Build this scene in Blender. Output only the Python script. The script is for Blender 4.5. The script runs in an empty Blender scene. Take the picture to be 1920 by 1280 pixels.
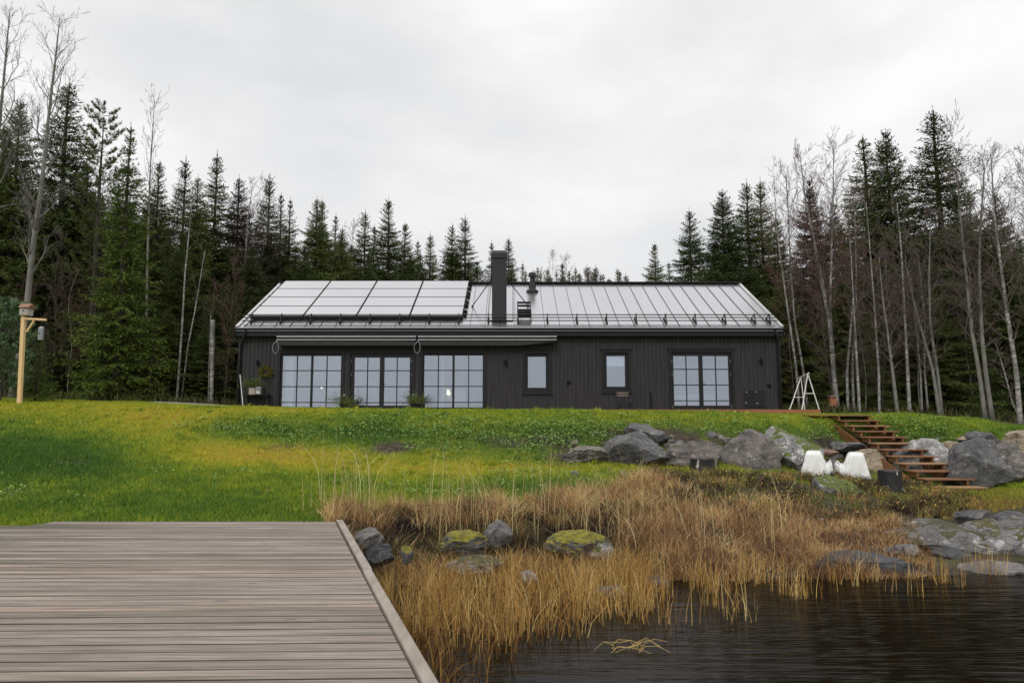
import bpy, math, random
import numpy as np
from mathutils import Vector
S = bpy.context.scene
C = bpy.data.collections.new('scene'); S.collection.children.link(C)
PI = math.pi

# ------------------------------------------------------------------ camera
CZ = 2.0                      # eye height above the lake surface
T = 0.1031                    # tangent of the upward tilt
cam = bpy.data.cameras.new('camera'); camo = bpy.data.objects.new('camera', cam); C.objects.link(camo)
camo.location = (0, 0, CZ); camo.rotation_euler = (PI/2 + math.atan(T), 0, 0)
cam.lens = 24; cam.sensor_width = 36; cam.clip_end = 3000; cam.clip_start = 0.05
cam.dof.use_dof = True; cam.dof.focus_distance = 17; cam.dof.aperture_fstop = 5.0
S.camera = camo
F = 1280.0
def P(px, py, Y):
    """world point seen at photograph pixel (px,py) at distance Y"""
    t = (640-py)/F; s = (T+t)/(1-T*t)
    zc = Y*(math.cos(math.atan(T)))*(1+s*T)
    return Vector(((px-960)/F*zc, Y, CZ+s*Y))
def pix(x, y, z):
    s = (z-CZ)/y; c = math.cos(math.atan(T))
    zc = y*c*(1+s*T)
    return 960+F*x/zc, 640-F*(s-T)/(1+s*T)

# ------------------------------------------------------------------ world and sun
SUN_EL, SUN_AZ = math.radians(42), math.radians(-155)
W = bpy.data.worlds.new('World'); S.world = W; W.use_nodes = True
nt = W.node_tree; N = nt.nodes; L = nt.links; N.clear()
out = N.new('ShaderNodeOutputWorld')
bg = N.new('ShaderNodeBackground'); bg.inputs[1].default_value = 0.1
sky = N.new('ShaderNodeTexSky'); sky.sky_type = 'NISHITA'; sky.sun_disc = False
sky.sun_elevation = SUN_EL; sky.sun_rotation = SUN_AZ
tc = N.new('ShaderNodeTexCoord'); sep = N.new('ShaderNodeSeparateXYZ')
L.new(tc.outputs['Generated'], sep.inputs[0])
mp = N.new('ShaderNodeMapping'); mp.inputs['Scale'].default_value = (1, 1, 2.2); mp.inputs['Location'].default_value = (3.1, .4, .7)
L.new(tc.outputs['Generated'], mp.inputs[0])
nz = N.new('ShaderNodeTexNoise'); nz.inputs['Scale'].default_value = 2.3; nz.inputs['Detail'].default_value = 6; nz.inputs['Roughness'].default_value = .52
L.new(mp.outputs[0], nz.inputs['Vector'])
rmp = N.new('ShaderNodeValToRGB'); L.new(nz.outputs['Fac'], rmp.inputs[0])
e = rmp.color_ramp.elements
e[0].position = .34; e[0].color = (7.75, 7.85, 8.0, 1); e[1].position = .68; e[1].color = (10.1, 10.1, 10.1, 1)
m_ = e.new(.50); m_.color = (8.75, 8.73, 8.75, 1)
# overcast: the cloud deck is brighter overhead than near the horizon
gr = N.new('ShaderNodeMapRange'); gr.inputs[1].default_value = .52; gr.inputs[2].default_value = 1.0; gr.inputs[3].default_value = 1.0; gr.inputs[4].default_value = 2.3
L.new(sep.outputs[2], gr.inputs[0])
mul = N.new('ShaderNodeVectorMath'); mul.operation = 'SCALE'
L.new(rmp.outputs[0], mul.inputs[0]); L.new(gr.outputs[0], mul.inputs['Scale'])
mx = N.new('ShaderNodeMixRGB'); mx.inputs[0].default_value = .96
L.new(sky.outputs[0], mx.inputs[1]); L.new(mul.outputs[0], mx.inputs[2])
L.new(mx.outputs[0], bg.inputs[0]); L.new(bg.outputs[0], out.inputs[0])
sun = bpy.data.lights.new('sun', 'SUN'); suno = bpy.data.objects.new('sun', sun); C.objects.link(suno)
sun.energy = 1.4; sun.angle = math.radians(28); sun.color = (1, .97, .92)
sd = Vector((math.sin(SUN_AZ)*math.cos(SUN_EL), math.cos(SUN_AZ)*math.cos(SUN_EL), math.sin(SUN_EL)))
suno.rotation_euler = sd.to_track_quat('Z', 'Y').to_euler()
S.view_settings.view_transform = 'Standard'; S.view_settings.look = 'None'
S.view_settings.exposure = 0; S.view_settings.gamma = 1
S.render.engine = 'CYCLES'; S.cycles.max_bounces = 6; S.cycles.transparent_max_bounces = 12

# ------------------------------------------------------------------ materials
def newmat(name):
    m = bpy.data.materials.new(name); m.use_nodes = True
    n = m.node_tree.nodes; b = n['Principled BSDF']
    return m, n, m.node_tree.links, b
def coordn(n, l, stretch, kind='Object'):
    t = n.new('ShaderNodeTexCoord'); q = n.new('ShaderNodeMapping'); q.inputs['Scale'].default_value = stretch
    l.new(t.outputs[kind], q.inputs[0]); return q.outputs[0]
def noise(n, l, vec, sc, det=5, ro=.55):
    a = n.new('ShaderNodeTexNoise'); a.inputs['Scale'].default_value = sc; a.inputs['Detail'].default_value = det; a.inputs['Roughness'].default_value = ro
    l.new(vec, a.inputs['Vector']); return a.outputs['Fac']
def ramp(n, l, fac, stops):
    r = n.new('ShaderNodeValToRGB'); l.new(fac, r.inputs[0]); e = r.color_ramp.elements
    e[0].position, e[0].color = stops[0][0], (*stops[0][1], 1)
    e[1].position, e[1].color = stops[-1][0], (*stops[-1][1], 1)
    for p, c in stops[1:-1]:
        x = e.new(p); x.color = (*c, 1)
    return r.outputs[0]
def bump(n, l, fac, b, strength, dist=.01):
    u = n.new('ShaderNodeBump'); u.inputs['Strength'].default_value = strength; u.inputs['Distance'].default_value = dist
    l.new(fac, u.inputs['Height']); l.new(u.outputs[0], b.inputs['Normal'])
def M(name, c1, c2=None, sc=6, rough=.6, metal=0, bmp=0, stretch=(1, 1, 1), spec=.5, det=5, dist=.01, bsc=None):
    m, n, l, b = newmat(name)
    b.inputs['Roughness'].default_value = rough; b.inputs['Metallic'].default_value = metal
    b.inputs['Specular IOR Level'].default_value = spec
    c2 = c2 or tuple(x*.8 for x in c1)
    v = coordn(n, l, stretch); f = noise(n, l, v, sc, det)
    l.new(ramp(n, l, f, [(.3, c1), (.7, c2)]), b.inputs['Base Color'])
    if bmp: bump(n, l, noise(n, l, v, bsc or sc*3, 6) , b, bmp, dist)
    return m
def leafmat(name, stops, rough=.6, trans=.25, objrand=0.0, spec=.2):
    """colour from the per-leaf random value 'rnd' (and a little from the object's own random)"""
    m, n, l, b = newmat(name)
    a = n.new('ShaderNodeAttribute'); a.attribute_name = 'rnd'
    f = a.outputs['Fac']
    if objrand:
        oi = n.new('ShaderNodeObjectInfo'); mm = n.new('ShaderNodeMath'); mm.operation = 'MULTIPLY_ADD'
        mm.inputs[1].default_value = objrand; l.new(oi.outputs['Random'], mm.inputs[0])
        m2 = n.new('ShaderNodeMath'); m2.operation = 'MULTIPLY'; m2.inputs[1].default_value = 1-objrand
        l.new(f, m2.inputs[0]); l.new(m2.outputs[0], mm.inputs[2]); f = mm.outputs[0]
    col = ramp(n, l, f, stops); l.new(col, b.inputs['Base Color'])
    b.inputs['Roughness'].default_value = rough; b.inputs['Specular IOR Level'].default_value = spec
    if trans:
        tr = n.new('ShaderNodeBsdfTranslucent'); l.new(col, tr.inputs[0])
        ms = n.new('ShaderNodeMixShader'); ms.inputs[0].default_value = trans
        l.new(b.outputs[0], ms.inputs[1]); l.new(tr.outputs[0], ms.inputs[2])
        l.new(ms.outputs[0], n['Material Output'].inputs[0])
    return m
mats = {}
mats['clad'] = M('dark cladding', (.019, .019, .0205), (.037, .0365, .038), 2.2, .7, bmp=.3, stretch=(9, 9, .5), spec=.3)
mats['trim'] = M('black trim', (.010, .011, .012), (.015, .016, .017), 3, .5, spec=.25)
mats['metal'] = M('dark sheet metal', (.020, .020, .023), (.027, .027, .030), 2, .5, spec=.3)
mats['rail'] = M('black rail', (.005, .005, .006), None, 3, .5, spec=.2)
mats['roof'] = M('roof sheet', (.40, .395, .41), (.43, .425, .44), 1.4, .24, metal=.85, stretch=(1, .25, .25), bmp=.015)
mats['verge'] = M('roof verge sheet', (.5, .5, .5), None, 3, .38, metal=.7)
mats['seam'] = M('roof seam', (.07, .07, .075), None, 3, .45, metal=.3)
mats['panelglass'] = M('solar panel glass', (.44, .435, .45), (.47, .465, .48), .5, .12, metal=.95)
mats['alu'] = M('aluminium', (.24, .25, .26), (.30, .31, .32), 3, .4, metal=.6)
mats['awnbar'] = M('awning front bar', (.36, .37, .38), (.42, .43, .44), 3, .4, metal=.3)
mats['chairslat'] = M('weathered chair slat', (.11, .085, .07), (.16, .13, .11), 6, .7)
mats['awn'] = M('awning cloth', (.026, .028, .028), (.034, .036, .036), 4, .75)
mats['room'] = M('room plaster', (.55, .53, .50), None, 2, .8)
mats['floorw'] = M('room floor', (.16, .13, .1), None, 2, .5)
mats['white'] = M('white plastic', (.84, .84, .83), (.62, .62, .58), 4, .5, bmp=.05)
mats['whitem'] = M('white painted metal', (.7, .7, .7), (.6, .6, .6), 5, .45)
mats['stairwood'] = M('brown oiled wood', (.13, .055, .022), (.22, .098, .040), 3, .5, bmp=.2, stretch=(1, 6, 6))
mats['stairpale'] = M('worn tread wood', (.22, .125, .06), (.30, .17, .08), 3, .5, bmp=.2, stretch=(1, 6, 6))
mats['deckwood'] = M('terrace board wood', (.24, .085, .035), (.3, .12, .05), 3, .6, bmp=.2, stretch=(1, 6, 6))
mats['newwood'] = M('new pine', (.62, .42, .19), (.72, .50, .25), 3, .6, stretch=(6, 6, .6))
mats['greywood'] = M('greyed wood', (.30, .27, .24), (.42, .38, .33), 6, .7, stretch=(1, 1, 6))
mats['red'] = M('red brown wood', (.30, .12, .05), (.36, .15, .07), 6, .6)
mats['soil'] = M('peat soil', (.02, .015, .012), (.04, .03, .022), 9, .9)
mats['stump'] = None
def glassmat():
    m, n, l, b = newmat('window glass')
    g = n.new('ShaderNodeBsdfGlossy'); g.inputs['Color'].default_value = (.84, .90, 1, 1); g.inputs['Roughness'].default_value = .015
    t = n.new('ShaderNodeBsdfTransparent'); t.inputs['Color'].default_value = (.8, .85, .9, 1)
    v = coordn(n, l, (1, 1, 1)); bp = n.new('ShaderNodeBump'); bp.inputs['Strength'].default_value = .02; bp.inputs['Distance'].default_value = .001
    l.new(noise(n, l, v, .9, 2), bp.inputs['Height']); l.new(bp.outputs[0], g.inputs['Normal'])
    x = n.new('ShaderNodeMixShader'); x.inputs[0].default_value = .28
    l.new(t.outputs[0], x.inputs[1]); l.new(g.outputs[0], x.inputs[2]); l.new(x.outputs[0], n['Material Output'].inputs[0])
    return m
mats['glass'] = glassmat()
def emis(name, c, s):
    m, n, l, b = newmat(name); b.inputs['Base Color'].default_value = (*c, 1)
    b.inputs['Emission Color'].default_value = (*c, 1); b.inputs['Emission Strength'].default_value = s; return m
mats['lamp'] = emis('lit lamp shade', (1, .8, .5), 2.6)
mats['candle'] = emis('lit bulb', (1, .9, .75), 3)
def dockmat():
    m, n, l, b = newmat('weathered dock boards')
    v = coordn(n, l, (1.1, 26, 26)); a = noise(n, l, v, 1.0, 8, .66)
    col = ramp(n, l, a, [(.28, (.07, .054, .042)), (.43, (.19, .155, .128)), (.56, (.285, .24, .205)), (.72, (.41, .355, .31))])
    at = n.new('ShaderNodeAttribute'); at.attribute_name = 'rnd'
    mc = n.new('ShaderNodeMixRGB'); mc.blend_type = 'MULTIPLY'; mc.inputs[0].default_value = 1
    tint = ramp(n, l, at.outputs['Fac'], [(0, (.66, .64, .60)), (.3, (.84, .81, .78)), (.55, (1, .95, .92)), (.8, (.90, .91, .93)), (1, (1.08, .97, .90))])
    l.new(col, mc.inputs[1]); l.new(tint, mc.inputs[2])
    # algae stains, patches along the boards at the far left of the dock
    v2 = coordn(n, l, (.30, 9, 1)); st = noise(n, l, v2, .9, 3)
    sx = n.new('ShaderNodeSeparateXYZ'); tcn = n.new('ShaderNodeTexCoord'); l.new(tcn.outputs['Object'], sx.inputs[0])
    mr = n.new('ShaderNodeMapRange'); mr.inputs[1].default_value = -.8; mr.inputs[2].default_value = -4.6; mr.inputs[3].default_value = 0; mr.inputs[4].default_value = .42
    l.new(sx.outputs[0], mr.inputs[0])
    ad = n.new('ShaderNodeMath'); ad.operation = 'ADD'; l.new(st, ad.inputs[0]); l.new(mr.outputs[0], ad.inputs[1])
    fr = ramp(n, l, ad.outputs[0], [(.50, (0, 0, 0)), (.74, (.88, .88, .88))])
    mg = n.new('ShaderNodeMixRGB'); l.new(fr, mg.inputs[0]); l.new(mc.outputs[0], mg.inputs[1]); mg.inputs[2].default_value = (.065, .058, .032, 1)
    ed = n.new('ShaderNodeAttribute'); ed.attribute_name = 'edge'; me_ = n.new('ShaderNodeMixRGB'); l.new(ed.outputs['Fac'], me_.inputs[0]); l.new(mg.outputs[0], me_.inputs[1]); me_.inputs[2].default_value = (.02, .016, .011, 1); mg = me_  # shade and dirt of the gaps put into side and groove colour
    # knots
    v3 = coordn(n, l, (1.6, 6, 1)); vo = n.new('ShaderNodeTexVoronoi'); vo.inputs['Scale'].default_value = 1.1; l.new(v3, vo.inputs['Vector'])
    kn = ramp(n, l, vo.outputs['Distance'], [(.04, (1, 1, 1)), (.12, (0, 0, 0))])
    mk = n.new('ShaderNodeMixRGB'); mk.blend_type = 'MIX'; l.new(kn, mk.inputs[0]); l.new(mg.outputs[0], mk.inputs[1]); mk.inputs[2].default_value = (.09, .075, .065, 1)
    l.new(mk.outputs[0], b.inputs['Base Color'])
    rr = ramp(n, l, noise(n, l, v2, 2.3, 3), [(.35, (.3, .3, .3)), (.65, (.62, .62, .62))]); l.new(rr, b.inputs['Roughness'])
    # machined grooves along each board + grain
    bump(n, l, a, b, .55, .006)
    return m
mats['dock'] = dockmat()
mats['dockedge'] = M('dock edge board', (.19, .155, .125), (.29, .25, .21), 2.5, .55, bmp=.25, stretch=(6, 1, 6))
def watermat():
    m, n, l, b = newmat('lake water')
    b.inputs['Base Color'].default_value = (.0055, .0038, .0016, 1); b.inputs['Roughness'].default_value = .03; b.inputs['IOR'].default_value = 1.33; b.inputs['Specular IOR Level'].default_value = .12
    v = coordn(n, l, (.34, 3.4, 1)); f1 = noise(n, l, v, 2.3, 3, .5)
    v2 = coordn(n, l, (.8, 14, 1)); f2 = noise(n, l, v2, 1.9, 2, .5)
    ad = n.new('ShaderNodeMath'); ad.operation = 'MULTIPLY_ADD'; ad.inputs[1].default_value = .35; l.new(f2, ad.inputs[0]); l.new(f1, ad.inputs[2])
    bump(n, l, ad.outputs[0], b, .5, .024)
    return m
mats['water'] = watermat()
def rockmat(name, c1, c2, lichen=None, lf=.5, moss=0.0, rough=.7, sc=2.5, mosscol=(.16, .17, .01)):
    m, n, l, b = newmat(name); b.inputs['Roughness'].default_value = rough
    v = coordn(n, l, (1, 1, 1)); f = noise(n, l, v, sc, 8, .62)
    col = ramp(n, l, f, [(.32, c1), (.68, c2)])
    if lichen:
        k = ramp(n, l, noise(n, l, v, sc*3.2, 7, .7), [(lf, (0, 0, 0)), (lf+.06, (1, 1, 1))])
        q = n.new('ShaderNodeMixRGB'); l.new(k, q.inputs[0]); l.new(col, q.inputs[1]); q.inputs[2].default_value = (*lichen, 1); col = q.outputs[0]
    # cracks and strata: lines darkened in the colour and recessed in the bump
    w1 = n.new('ShaderNodeMixRGB'); w1.blend_type = 'ADD'; w1.inputs[0].default_value = .35; l.new(v, w1.inputs[1])
    nv = n.new('ShaderNodeTexNoise'); nv.inputs['Scale'].default_value = 2.5; nv.inputs['Detail'].default_value = 4; l.new(v, nv.inputs['Vector']); l.new(nv.outputs['Color'], w1.inputs[2])
    mq = n.new('ShaderNodeMapping'); mq.inputs['Rotation'].default_value = (.4, .5, .3); mq.inputs['Scale'].default_value = (1, 1, 2.6); l.new(w1.outputs[0], mq.inputs[0])
    vo = n.new('ShaderNodeTexVoronoi'); vo.feature = 'DISTANCE_TO_EDGE'; vo.inputs['Scale'].default_value = 2.1; l.new(mq.outputs[0], vo.inputs['Vector'])
    ck = ramp(n, l, vo.outputs['Distance'], [(0, (.30, .30, .30)), (.035, (1, 1, 1))])
    cm = n.new('ShaderNodeMixRGB'); cm.blend_type = 'MULTIPLY'; cm.inputs[0].default_value = .6; l.new(col, cm.inputs[1]); l.new(ck, cm.inputs[2])
    col = cm.outputs[0]
    if moss:
        g = n.new('ShaderNodeNewGeometry'); s = n.new('ShaderNodeSeparateXYZ'); l.new(g.outputs['Normal'], s.inputs[0])
        mm = n.new('ShaderNodeMath'); mm.operation = 'MULTIPLY_ADD'; mm.inputs[1].default_value = .55
        l.new(s.outputs[2], mm.inputs[0]); l.new(noise(n, l, v, 2.6, 5), mm.inputs[2])
        k = ramp(n, l, mm.outputs[0], [(1.08-moss*.45, (0, 0, 0)), (min(1, 1.14-moss*.45), (1, 1, 1))])
        mc = ramp(n, l, noise(n, l, v, 14, 4), [(.35, tuple(x*.45 for x in mosscol)), (.62, mosscol)])
        q = n.new('ShaderNodeMixRGB'); l.new(k, q.inputs[0]); l.new(col, q.inputs[1]); l.new(mc, q.inputs[2]); col = q.outputs[0]
    l.new(col, b.inputs['Base Color'])
    ha = n.new('ShaderNodeMath'); ha.operation = 'MULTIPLY_ADD'; ha.inputs[1].default_value = .18; l.new(ck, ha.inputs[0]); l.new(noise(n, l, v, sc*2.4, 10, .72), ha.inputs[2])
    bump(n, l, ha.outputs[0], b, 1.0, .11)
    return m
RK = {
 'slate': rockmat('dark slate rock', (.045, .044, .045), (.145, .14, .14), (.25, .23, .20), .58, rough=.55),
 'slatebrown': rockmat('slate rock with brown crust', (.075, .07, .068), (.22, .19, .165), (.30, .26, .22), .56),
 'grey': rockmat('grey rock', (.10, .095, .09), (.22, .20, .19), (.28, .26, .24), .56),
 'lichen': rockmat('lichen covered rock', (.16, .155, .15), (.36, .35, .34), (.52, .51, .49), .52, moss=0),
 'lichenmoss': rockmat('lichen and moss covered rock', (.13, .125, .12), (.34, .33, .32), (.52, .51, .49), .53, moss=.62, mosscol=(.12, .15, .015)),
 'tan': rockmat('tan granite', (.18, .135, .09), (.42, .34, .24), (.5, .46, .4), .6),
 'red': rockmat('red brown stone', (.13, .06, .045), (.25, .14, .10)),
 'moss': rockmat('moss capped rock', (.05, .048, .045), (.16, .155, .15), (.3, .3, .29), .57, moss=.80, mosscol=(.25, .22, .012)),
 'wet': rockmat('dark wet bedrock', (.022, .022, .024), (.07, .07, .075), (.13, .13, .13), .6, rough=.4, sc=1.8),
 'bed': rockmat('grey bedrock with moss', (.09, .088, .085), (.30, .29, .285), (.42, .41, .40), .55, moss=.35, mosscol=(.09, .08, .015), sc=2.0),
 'bedpale': rockmat('pale lichen bedrock', (.07, .066, .062), (.25, .24, .23), (.44, .43, .41), .56, moss=.25, mosscol=(.07, .06, .015), sc=2.4),
}
# ------------------------------------------------------------------ mesh helpers
ORG = {}
def tag(o, label, cat, group=None, kind=None):
    o['label'] = label
    if cat: o['category'] = cat
    if group: o['group'] = group
    if kind: o['kind'] = kind
    return o
def thing(name, loc, label, cat, group=None):
    o = bpy.data.objects.new(name, None); C.objects.link(o); o.location = loc; o.empty_display_size = .2
    ORG[o] = Vector(loc); return tag(o, label, cat, group)
def npmesh(name, V, Fs, mat, parent=None, smooth=False, attr=None):
    """V (n,3) floats; Fs list of int arrays (k,3) or (k,4)"""
    V = np.asarray(V, dtype=np.float32).reshape(-1, 3)
    if parent is not None: V = V - np.array(ORG[parent], dtype=np.float32)
    me = bpy.data.meshes.new(name)
    Fs = [np.asarray(f, dtype=np.int32) for f in Fs if len(f)]
    nl = sum(f.size for f in Fs); nf = sum(len(f) for f in Fs)
    me.vertices.add(len(V)); me.vertices.foreach_set('co', V.ravel())
    me.loops.add(nl); me.polygons.add(nf)
    me.loops.foreach_set('vertex_index', np.concatenate([f.ravel() for f in Fs]))
    tot = np.concatenate([np.full(len(f), f.shape[1]) for f in Fs]); st = np.concatenate([[0], np.cumsum(tot)[:-1]])
    me.polygons.foreach_set('loop_start', st.astype(np.int32)); me.polygons.foreach_set('loop_total', tot.astype(np.int32))
    if smooth: me.polygons.foreach_set('use_smooth', np.ones(nf, dtype=bool))
    if attr is not None:
        for k, a in attr.items():
            at = me.attributes.new(k, 'FLOAT', 'POINT'); at.data.foreach_set('value', np.asarray(a, dtype=np.float32))
    me.update(); me.validate()
    for m in (mat if isinstance(mat, (list, tuple)) else [mat]): me.materials.append(m)
    o = bpy.data.objects.new(name, me); C.objects.link(o)
    if parent is not None: o.parent = parent; ORG[o] = ORG[parent]
    else: ORG[o] = Vector((0, 0, 0))
    return o
class MB:
    def __init__(s): s.v = []; s.f = []
    def add(s, vs, fs):
        b = len(s.v); s.v += [tuple(p) for p in vs]; s.f += [tuple(i+b for i in f) for f in fs]; return s
    def box(s, x0, x1, y0, y1, z0, z1):
        return s.add([(x0,y0,z0),(x1,y0,z0),(x1,y1,z0),(x0,y1,z0),(x0,y0,z1),(x1,y0,z1),(x1,y1,z1),(x0,y1,z1)],
                     [(0,3,2,1),(4,5,6,7),(0,1,5,4),(1,2,6,5),(2,3,7,6),(3,0,4,7)])
    def bar(s, p, q, w, h, up=(0, 0, 1)):
        p, q = Vector(p), Vector(q); d = (q-p).normalized(); u = Vector(up)
        if abs(d.dot(u)) > .98: u = Vector((0, 1, 0))
        a = d.cross(u).normalized()*w/2; b = a.cross(d).normalized()*h/2
        return s.add([p-a-b, p+a-b, p+a+b, p-a+b, q-a-b, q+a-b, q+a+b, q-a+b],
                     [(0,3,2,1),(4,5,6,7),(0,1,5,4),(1,2,6,5),(2,3,7,6),(3,0,4,7)])
    def tube(s, pts, rad, n=8, cap=True):
        pts = [Vector(p) for p in pts]
        if not hasattr(rad, '__len__'): rad = [rad]*len(pts)
        rings = []; ref = None
        for i, p in enumerate(pts):
            d = (pts[min(i+1, len(pts)-1)]-pts[max(i-1, 0)]).normalized()
            if ref is None: ref = Vector((1, 0, 0)) if abs(d.x) < .8 else Vector((0, 1, 0))
            a = (ref-d*ref.dot(d)).normalized(); b = d.cross(a); ref = a
            rings.append([p+(a*math.cos(2*PI*k/n)+b*math.sin(2*PI*k/n))*rad[i] for k in range(n)])
        vs = [v for r in rings for v in r]; fs = []
        for i in range(len(rings)-1):
            for k in range(n):
                k2 = (k+1) % n; fs.append((i*n+k, i*n+k2, (i+1)*n+k2, (i+1)*n+k))
        if cap: fs.append(tuple(range(n-1, -1, -1))); fs.append(tuple((len(rings)-1)*n+k for k in range(n)))
        return s.add(vs, fs)
    def lathe(s, c, prof, n=16):
        c = Vector(c); vs = [c+Vector((r*math.cos(2*PI*k/n), r*math.sin(2*PI*k/n), z)) for r, z in prof for k in range(n)]
        fs = [(i*n+k, i*n+(k+1) % n, (i+1)*n+(k+1) % n, (i+1)*n+k) for i in range(len(prof)-1) for k in range(n)]
        fs.append(tuple(range(n-1, -1, -1))); fs.append(tuple((len(prof)-1)*n+k for k in range(n)))
        return s.add(vs, fs)
    def build(s, name, mat, parent=None, smooth=False, bevel=0, attr=None):
        o = Vector(ORG[parent]) if parent is not None else Vector((0, 0, 0))
        me = bpy.data.meshes.new(name); me.from_pydata([tuple(Vector(v)-o) for v in s.v], [], s.f); me.update()
        if smooth: me.polygons.foreach_set('use_smooth', [True]*len(me.polygons))
        if attr:
            for k, a in attr.items():
                at = me.attributes.new(k, 'FLOAT', 'POINT'); at.data.foreach_set('value', a)
        me.materials.append(mats[mat] if isinstance(mat, str) else mat)
        ob = bpy.data.objects.new(name, me); C.objects.link(ob)
        if parent is not None: ob.parent = parent; ORG[ob] = ORG[parent]
        else: ORG[ob] = Vector((0, 0, 0))
        if bevel:
            b = ob.modifiers.new('bevel', 'BEVEL'); b.width = bevel; b.segments = 2; b.limit_method = 'ANGLE'
        return ob
def copytree(o, parent=None):
    c = o.copy(); C.objects.link(c); c.parent = parent
    for ch in o.children: copytree(ch, c)
    return c
# ------------------------------------------------------------------ terrain
PROF = [  # (photo column, [(distance, height above the lake) ...]) cross-sections of the shore
 (-600, [(5, -.3), (7.5, .4), (9, .8), (12, 1.25), (17, 1.95), (20, 2.35), (25, 2.6), (40, 2.9)]),
 (0, [(5, -.5), (7.0, .3), (8.2, .66), (10, .95), (12, 1.20), (14.5, 1.52), (17, 1.83), (20, 2.23), (25, 2.47), (30, 2.5), (60, 3.2)]),
 (250, [(5, -.5), (7.0, .3), (8.2, .66), (10, .86), (12, 1.05), (14.5, 1.35), (17, 1.70), (20, 2.12), (24, 2.33), (30, 2.4), (60, 3.1)]),
 (440, [(5, -.5), (7.0, .3), (8.2, .66), (10, .78), (12, .92), (14.5, 1.12), (16.2, 1.45), (18, 1.9), (20.5, 2.15), (24, 2.17), (30, 2.25), (60, 3.0)]),
 (620, [(4, -.6), (6.8, -.15), (8.2, .62), (10, .73), (12, .80), (14.3, .90), (16.0, 1.28), (18, 1.8), (19.7, 2.05), (20.5, 2.07), (30, 2.1), (60, 3.0)]),
 (760, [(4, -.8), (7.6, -.2), (8.3, .02), (9.0, .34), (10, .62), (12, .78), (14.3, .90), (16.0, 1.26), (18, 1.78), (19.5, 2.03), (20.5, 2.05), (30, 2.1), (60, 3.0)]),
 (1000, [(4, -.9), (7.6, -.2), (8.5, .0), (9.2, .2), (10, .42), (11.5, .68), (14.3, .84), (15.8, 1.22), (17.6, 1.74), (19.4, 2.01), (20.5, 2.03), (30, 2.1), (60, 3.2)]),
 (1300, [(4, -1), (7.6, -.2), (8.5, .0), (9.5, .17), (11, .46), (12.2, .68), (15.2, .78), (16.0, 1.0), (16.9, 1.5), (18.2, 1.83), (19.4, 1.955), (21, 1.97), (30, 2.1), (60, 3.2)]),
 (1450, [(4, -1), (7.6, -.2), (8.5, .0), (10, .18), (12, .52), (13.4, .70), (15.4, .72), (16.2, .9), (17.1, 1.5), (18.3, 1.79), (19.6, 1.90), (22, 1.90), (30, 2.0), (60, 3.0)]),
 (1560, [(4, -1), (7.7, -.2), (8.55, .0), (10, .12), (11.5, .30), (13.3, .54), (15.6, .60), (16.5, .70), (17.4, 1.40), (18.4, 1.76), (19.6, 1.88), (22, 1.88), (30, 2.0), (60, 3.0)]),
 (1690, [(4, -1), (7.7, -.2), (8.6, .0), (10, .14), (12, .28), (13.6, .42), (14.8, .50), (16.2, .62), (16.9, 1.05), (17.6, 1.5), (18.6, 1.82), (19.7, 1.93), (22, 1.90), (30, 1.95), (60, 2.6)]),
 (1800, [(4, -1), (7.7, -.2), (8.7, .0), (10, .20), (12, .30), (13.6, .38), (14.6, .43), (16.0, .55), (16.9, 1.15), (17.5, 1.48), (18.5, 1.74), (19.4, 1.80), (22, 1.75), (30, 1.8), (60, 2.4)]),
 (1920, [(4, -1), (7.8, -.2), (8.8, .0), (10, .22), (11.9, .30), (13.6, .38), (15.0, .45), (15.9, .65), (16.8, 1.25), (17.9, 1.50), (19.4, 1.48), (22, 1.5), (30, 1.6), (60, 2.2)]),
 (2600, [(4, -1), (9, -.2), (10, .0), (12, .3), (14, .5), (16, 1.2), (20, 1.4), (30, 1.5), (60, 2.2)]),
]
PU = np.array([(p-960)/F for p, _ in PROF])
rs = np.random.RandomState(5)
_ph = [(rs.uniform(-1, 1, 2), rs.uniform(0, 6.28)) for _ in range(24)]
def lump(x, y, f):
    r = 0
    for i, (d, p) in enumerate(_ph):
        k = f*(1+.22*i); r = r + np.sin(k*(d[0]*x+d[1]*y)*1.7+p)/(1+.22*i)
    return r/6
def H(x, y, fine=True):
    x = np.asarray(x, float); y = np.asarray(y, float)
    u = x/np.maximum(y, 3.0); u = np.clip(u, PU[0], PU[-1])
    prof = np.array([np.interp(y, [a for a, _ in pr], [b for _, b in pr]) for _, pr in PROF])
    i = np.clip(np.searchsorted(PU, u)-1, 0, len(PU)-2)
    w = (u-PU[i])/(PU[i+1]-PU[i]); w = w*w*(3-2*w)
    idx = np.indices(x.shape)
    z = prof[(i,)+tuple(idx)]*(1-w)+prof[(i+1,)+tuple(idx)]*w
    # hollow under the open stairs
    xs_ = 9.42+(18.6-y)*.015; sz_ = .50+(y-14.2)*.318-.52
    k_ = np.clip(1.9-np.abs(x-xs_+.15)/.62, 0, 1)*np.clip((y-13.9)*2, 0, 1)*np.clip((18.75-y)*2, 0, 1)
    z = np.where(z > sz_, z*(1-k_)+np.maximum(sz_, .36)*k_, z)
    # beyond the shore: the land rises slowly, and the lake bed falls towards the viewer
    z = np.where(y < 4.5, np.minimum(z, -.8), z)
    z = z + np.where(y > 60, (y-60)*.012, 0)
    a = np.clip((y-8.6)/2, 0, 1)
    if fine: z = z + lump(x, y, 1.6)*.028*a + lump(x+7, y-3, 4.5)*.012*a
    return z
def H1(x, y): return float(H(np.array([x]), np.array([y]))[0])
def G(px, Y):
    """point on the ground at a photograph column and distance"""
    x = (px-960)/F*Y*.995; return Vector((x, Y, H1(x, Y)))
def blob(px, py, cx, cy, rx, ry): return np.exp(-(((px-cx)/rx)**2+((py-cy)/ry)**2))
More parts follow.
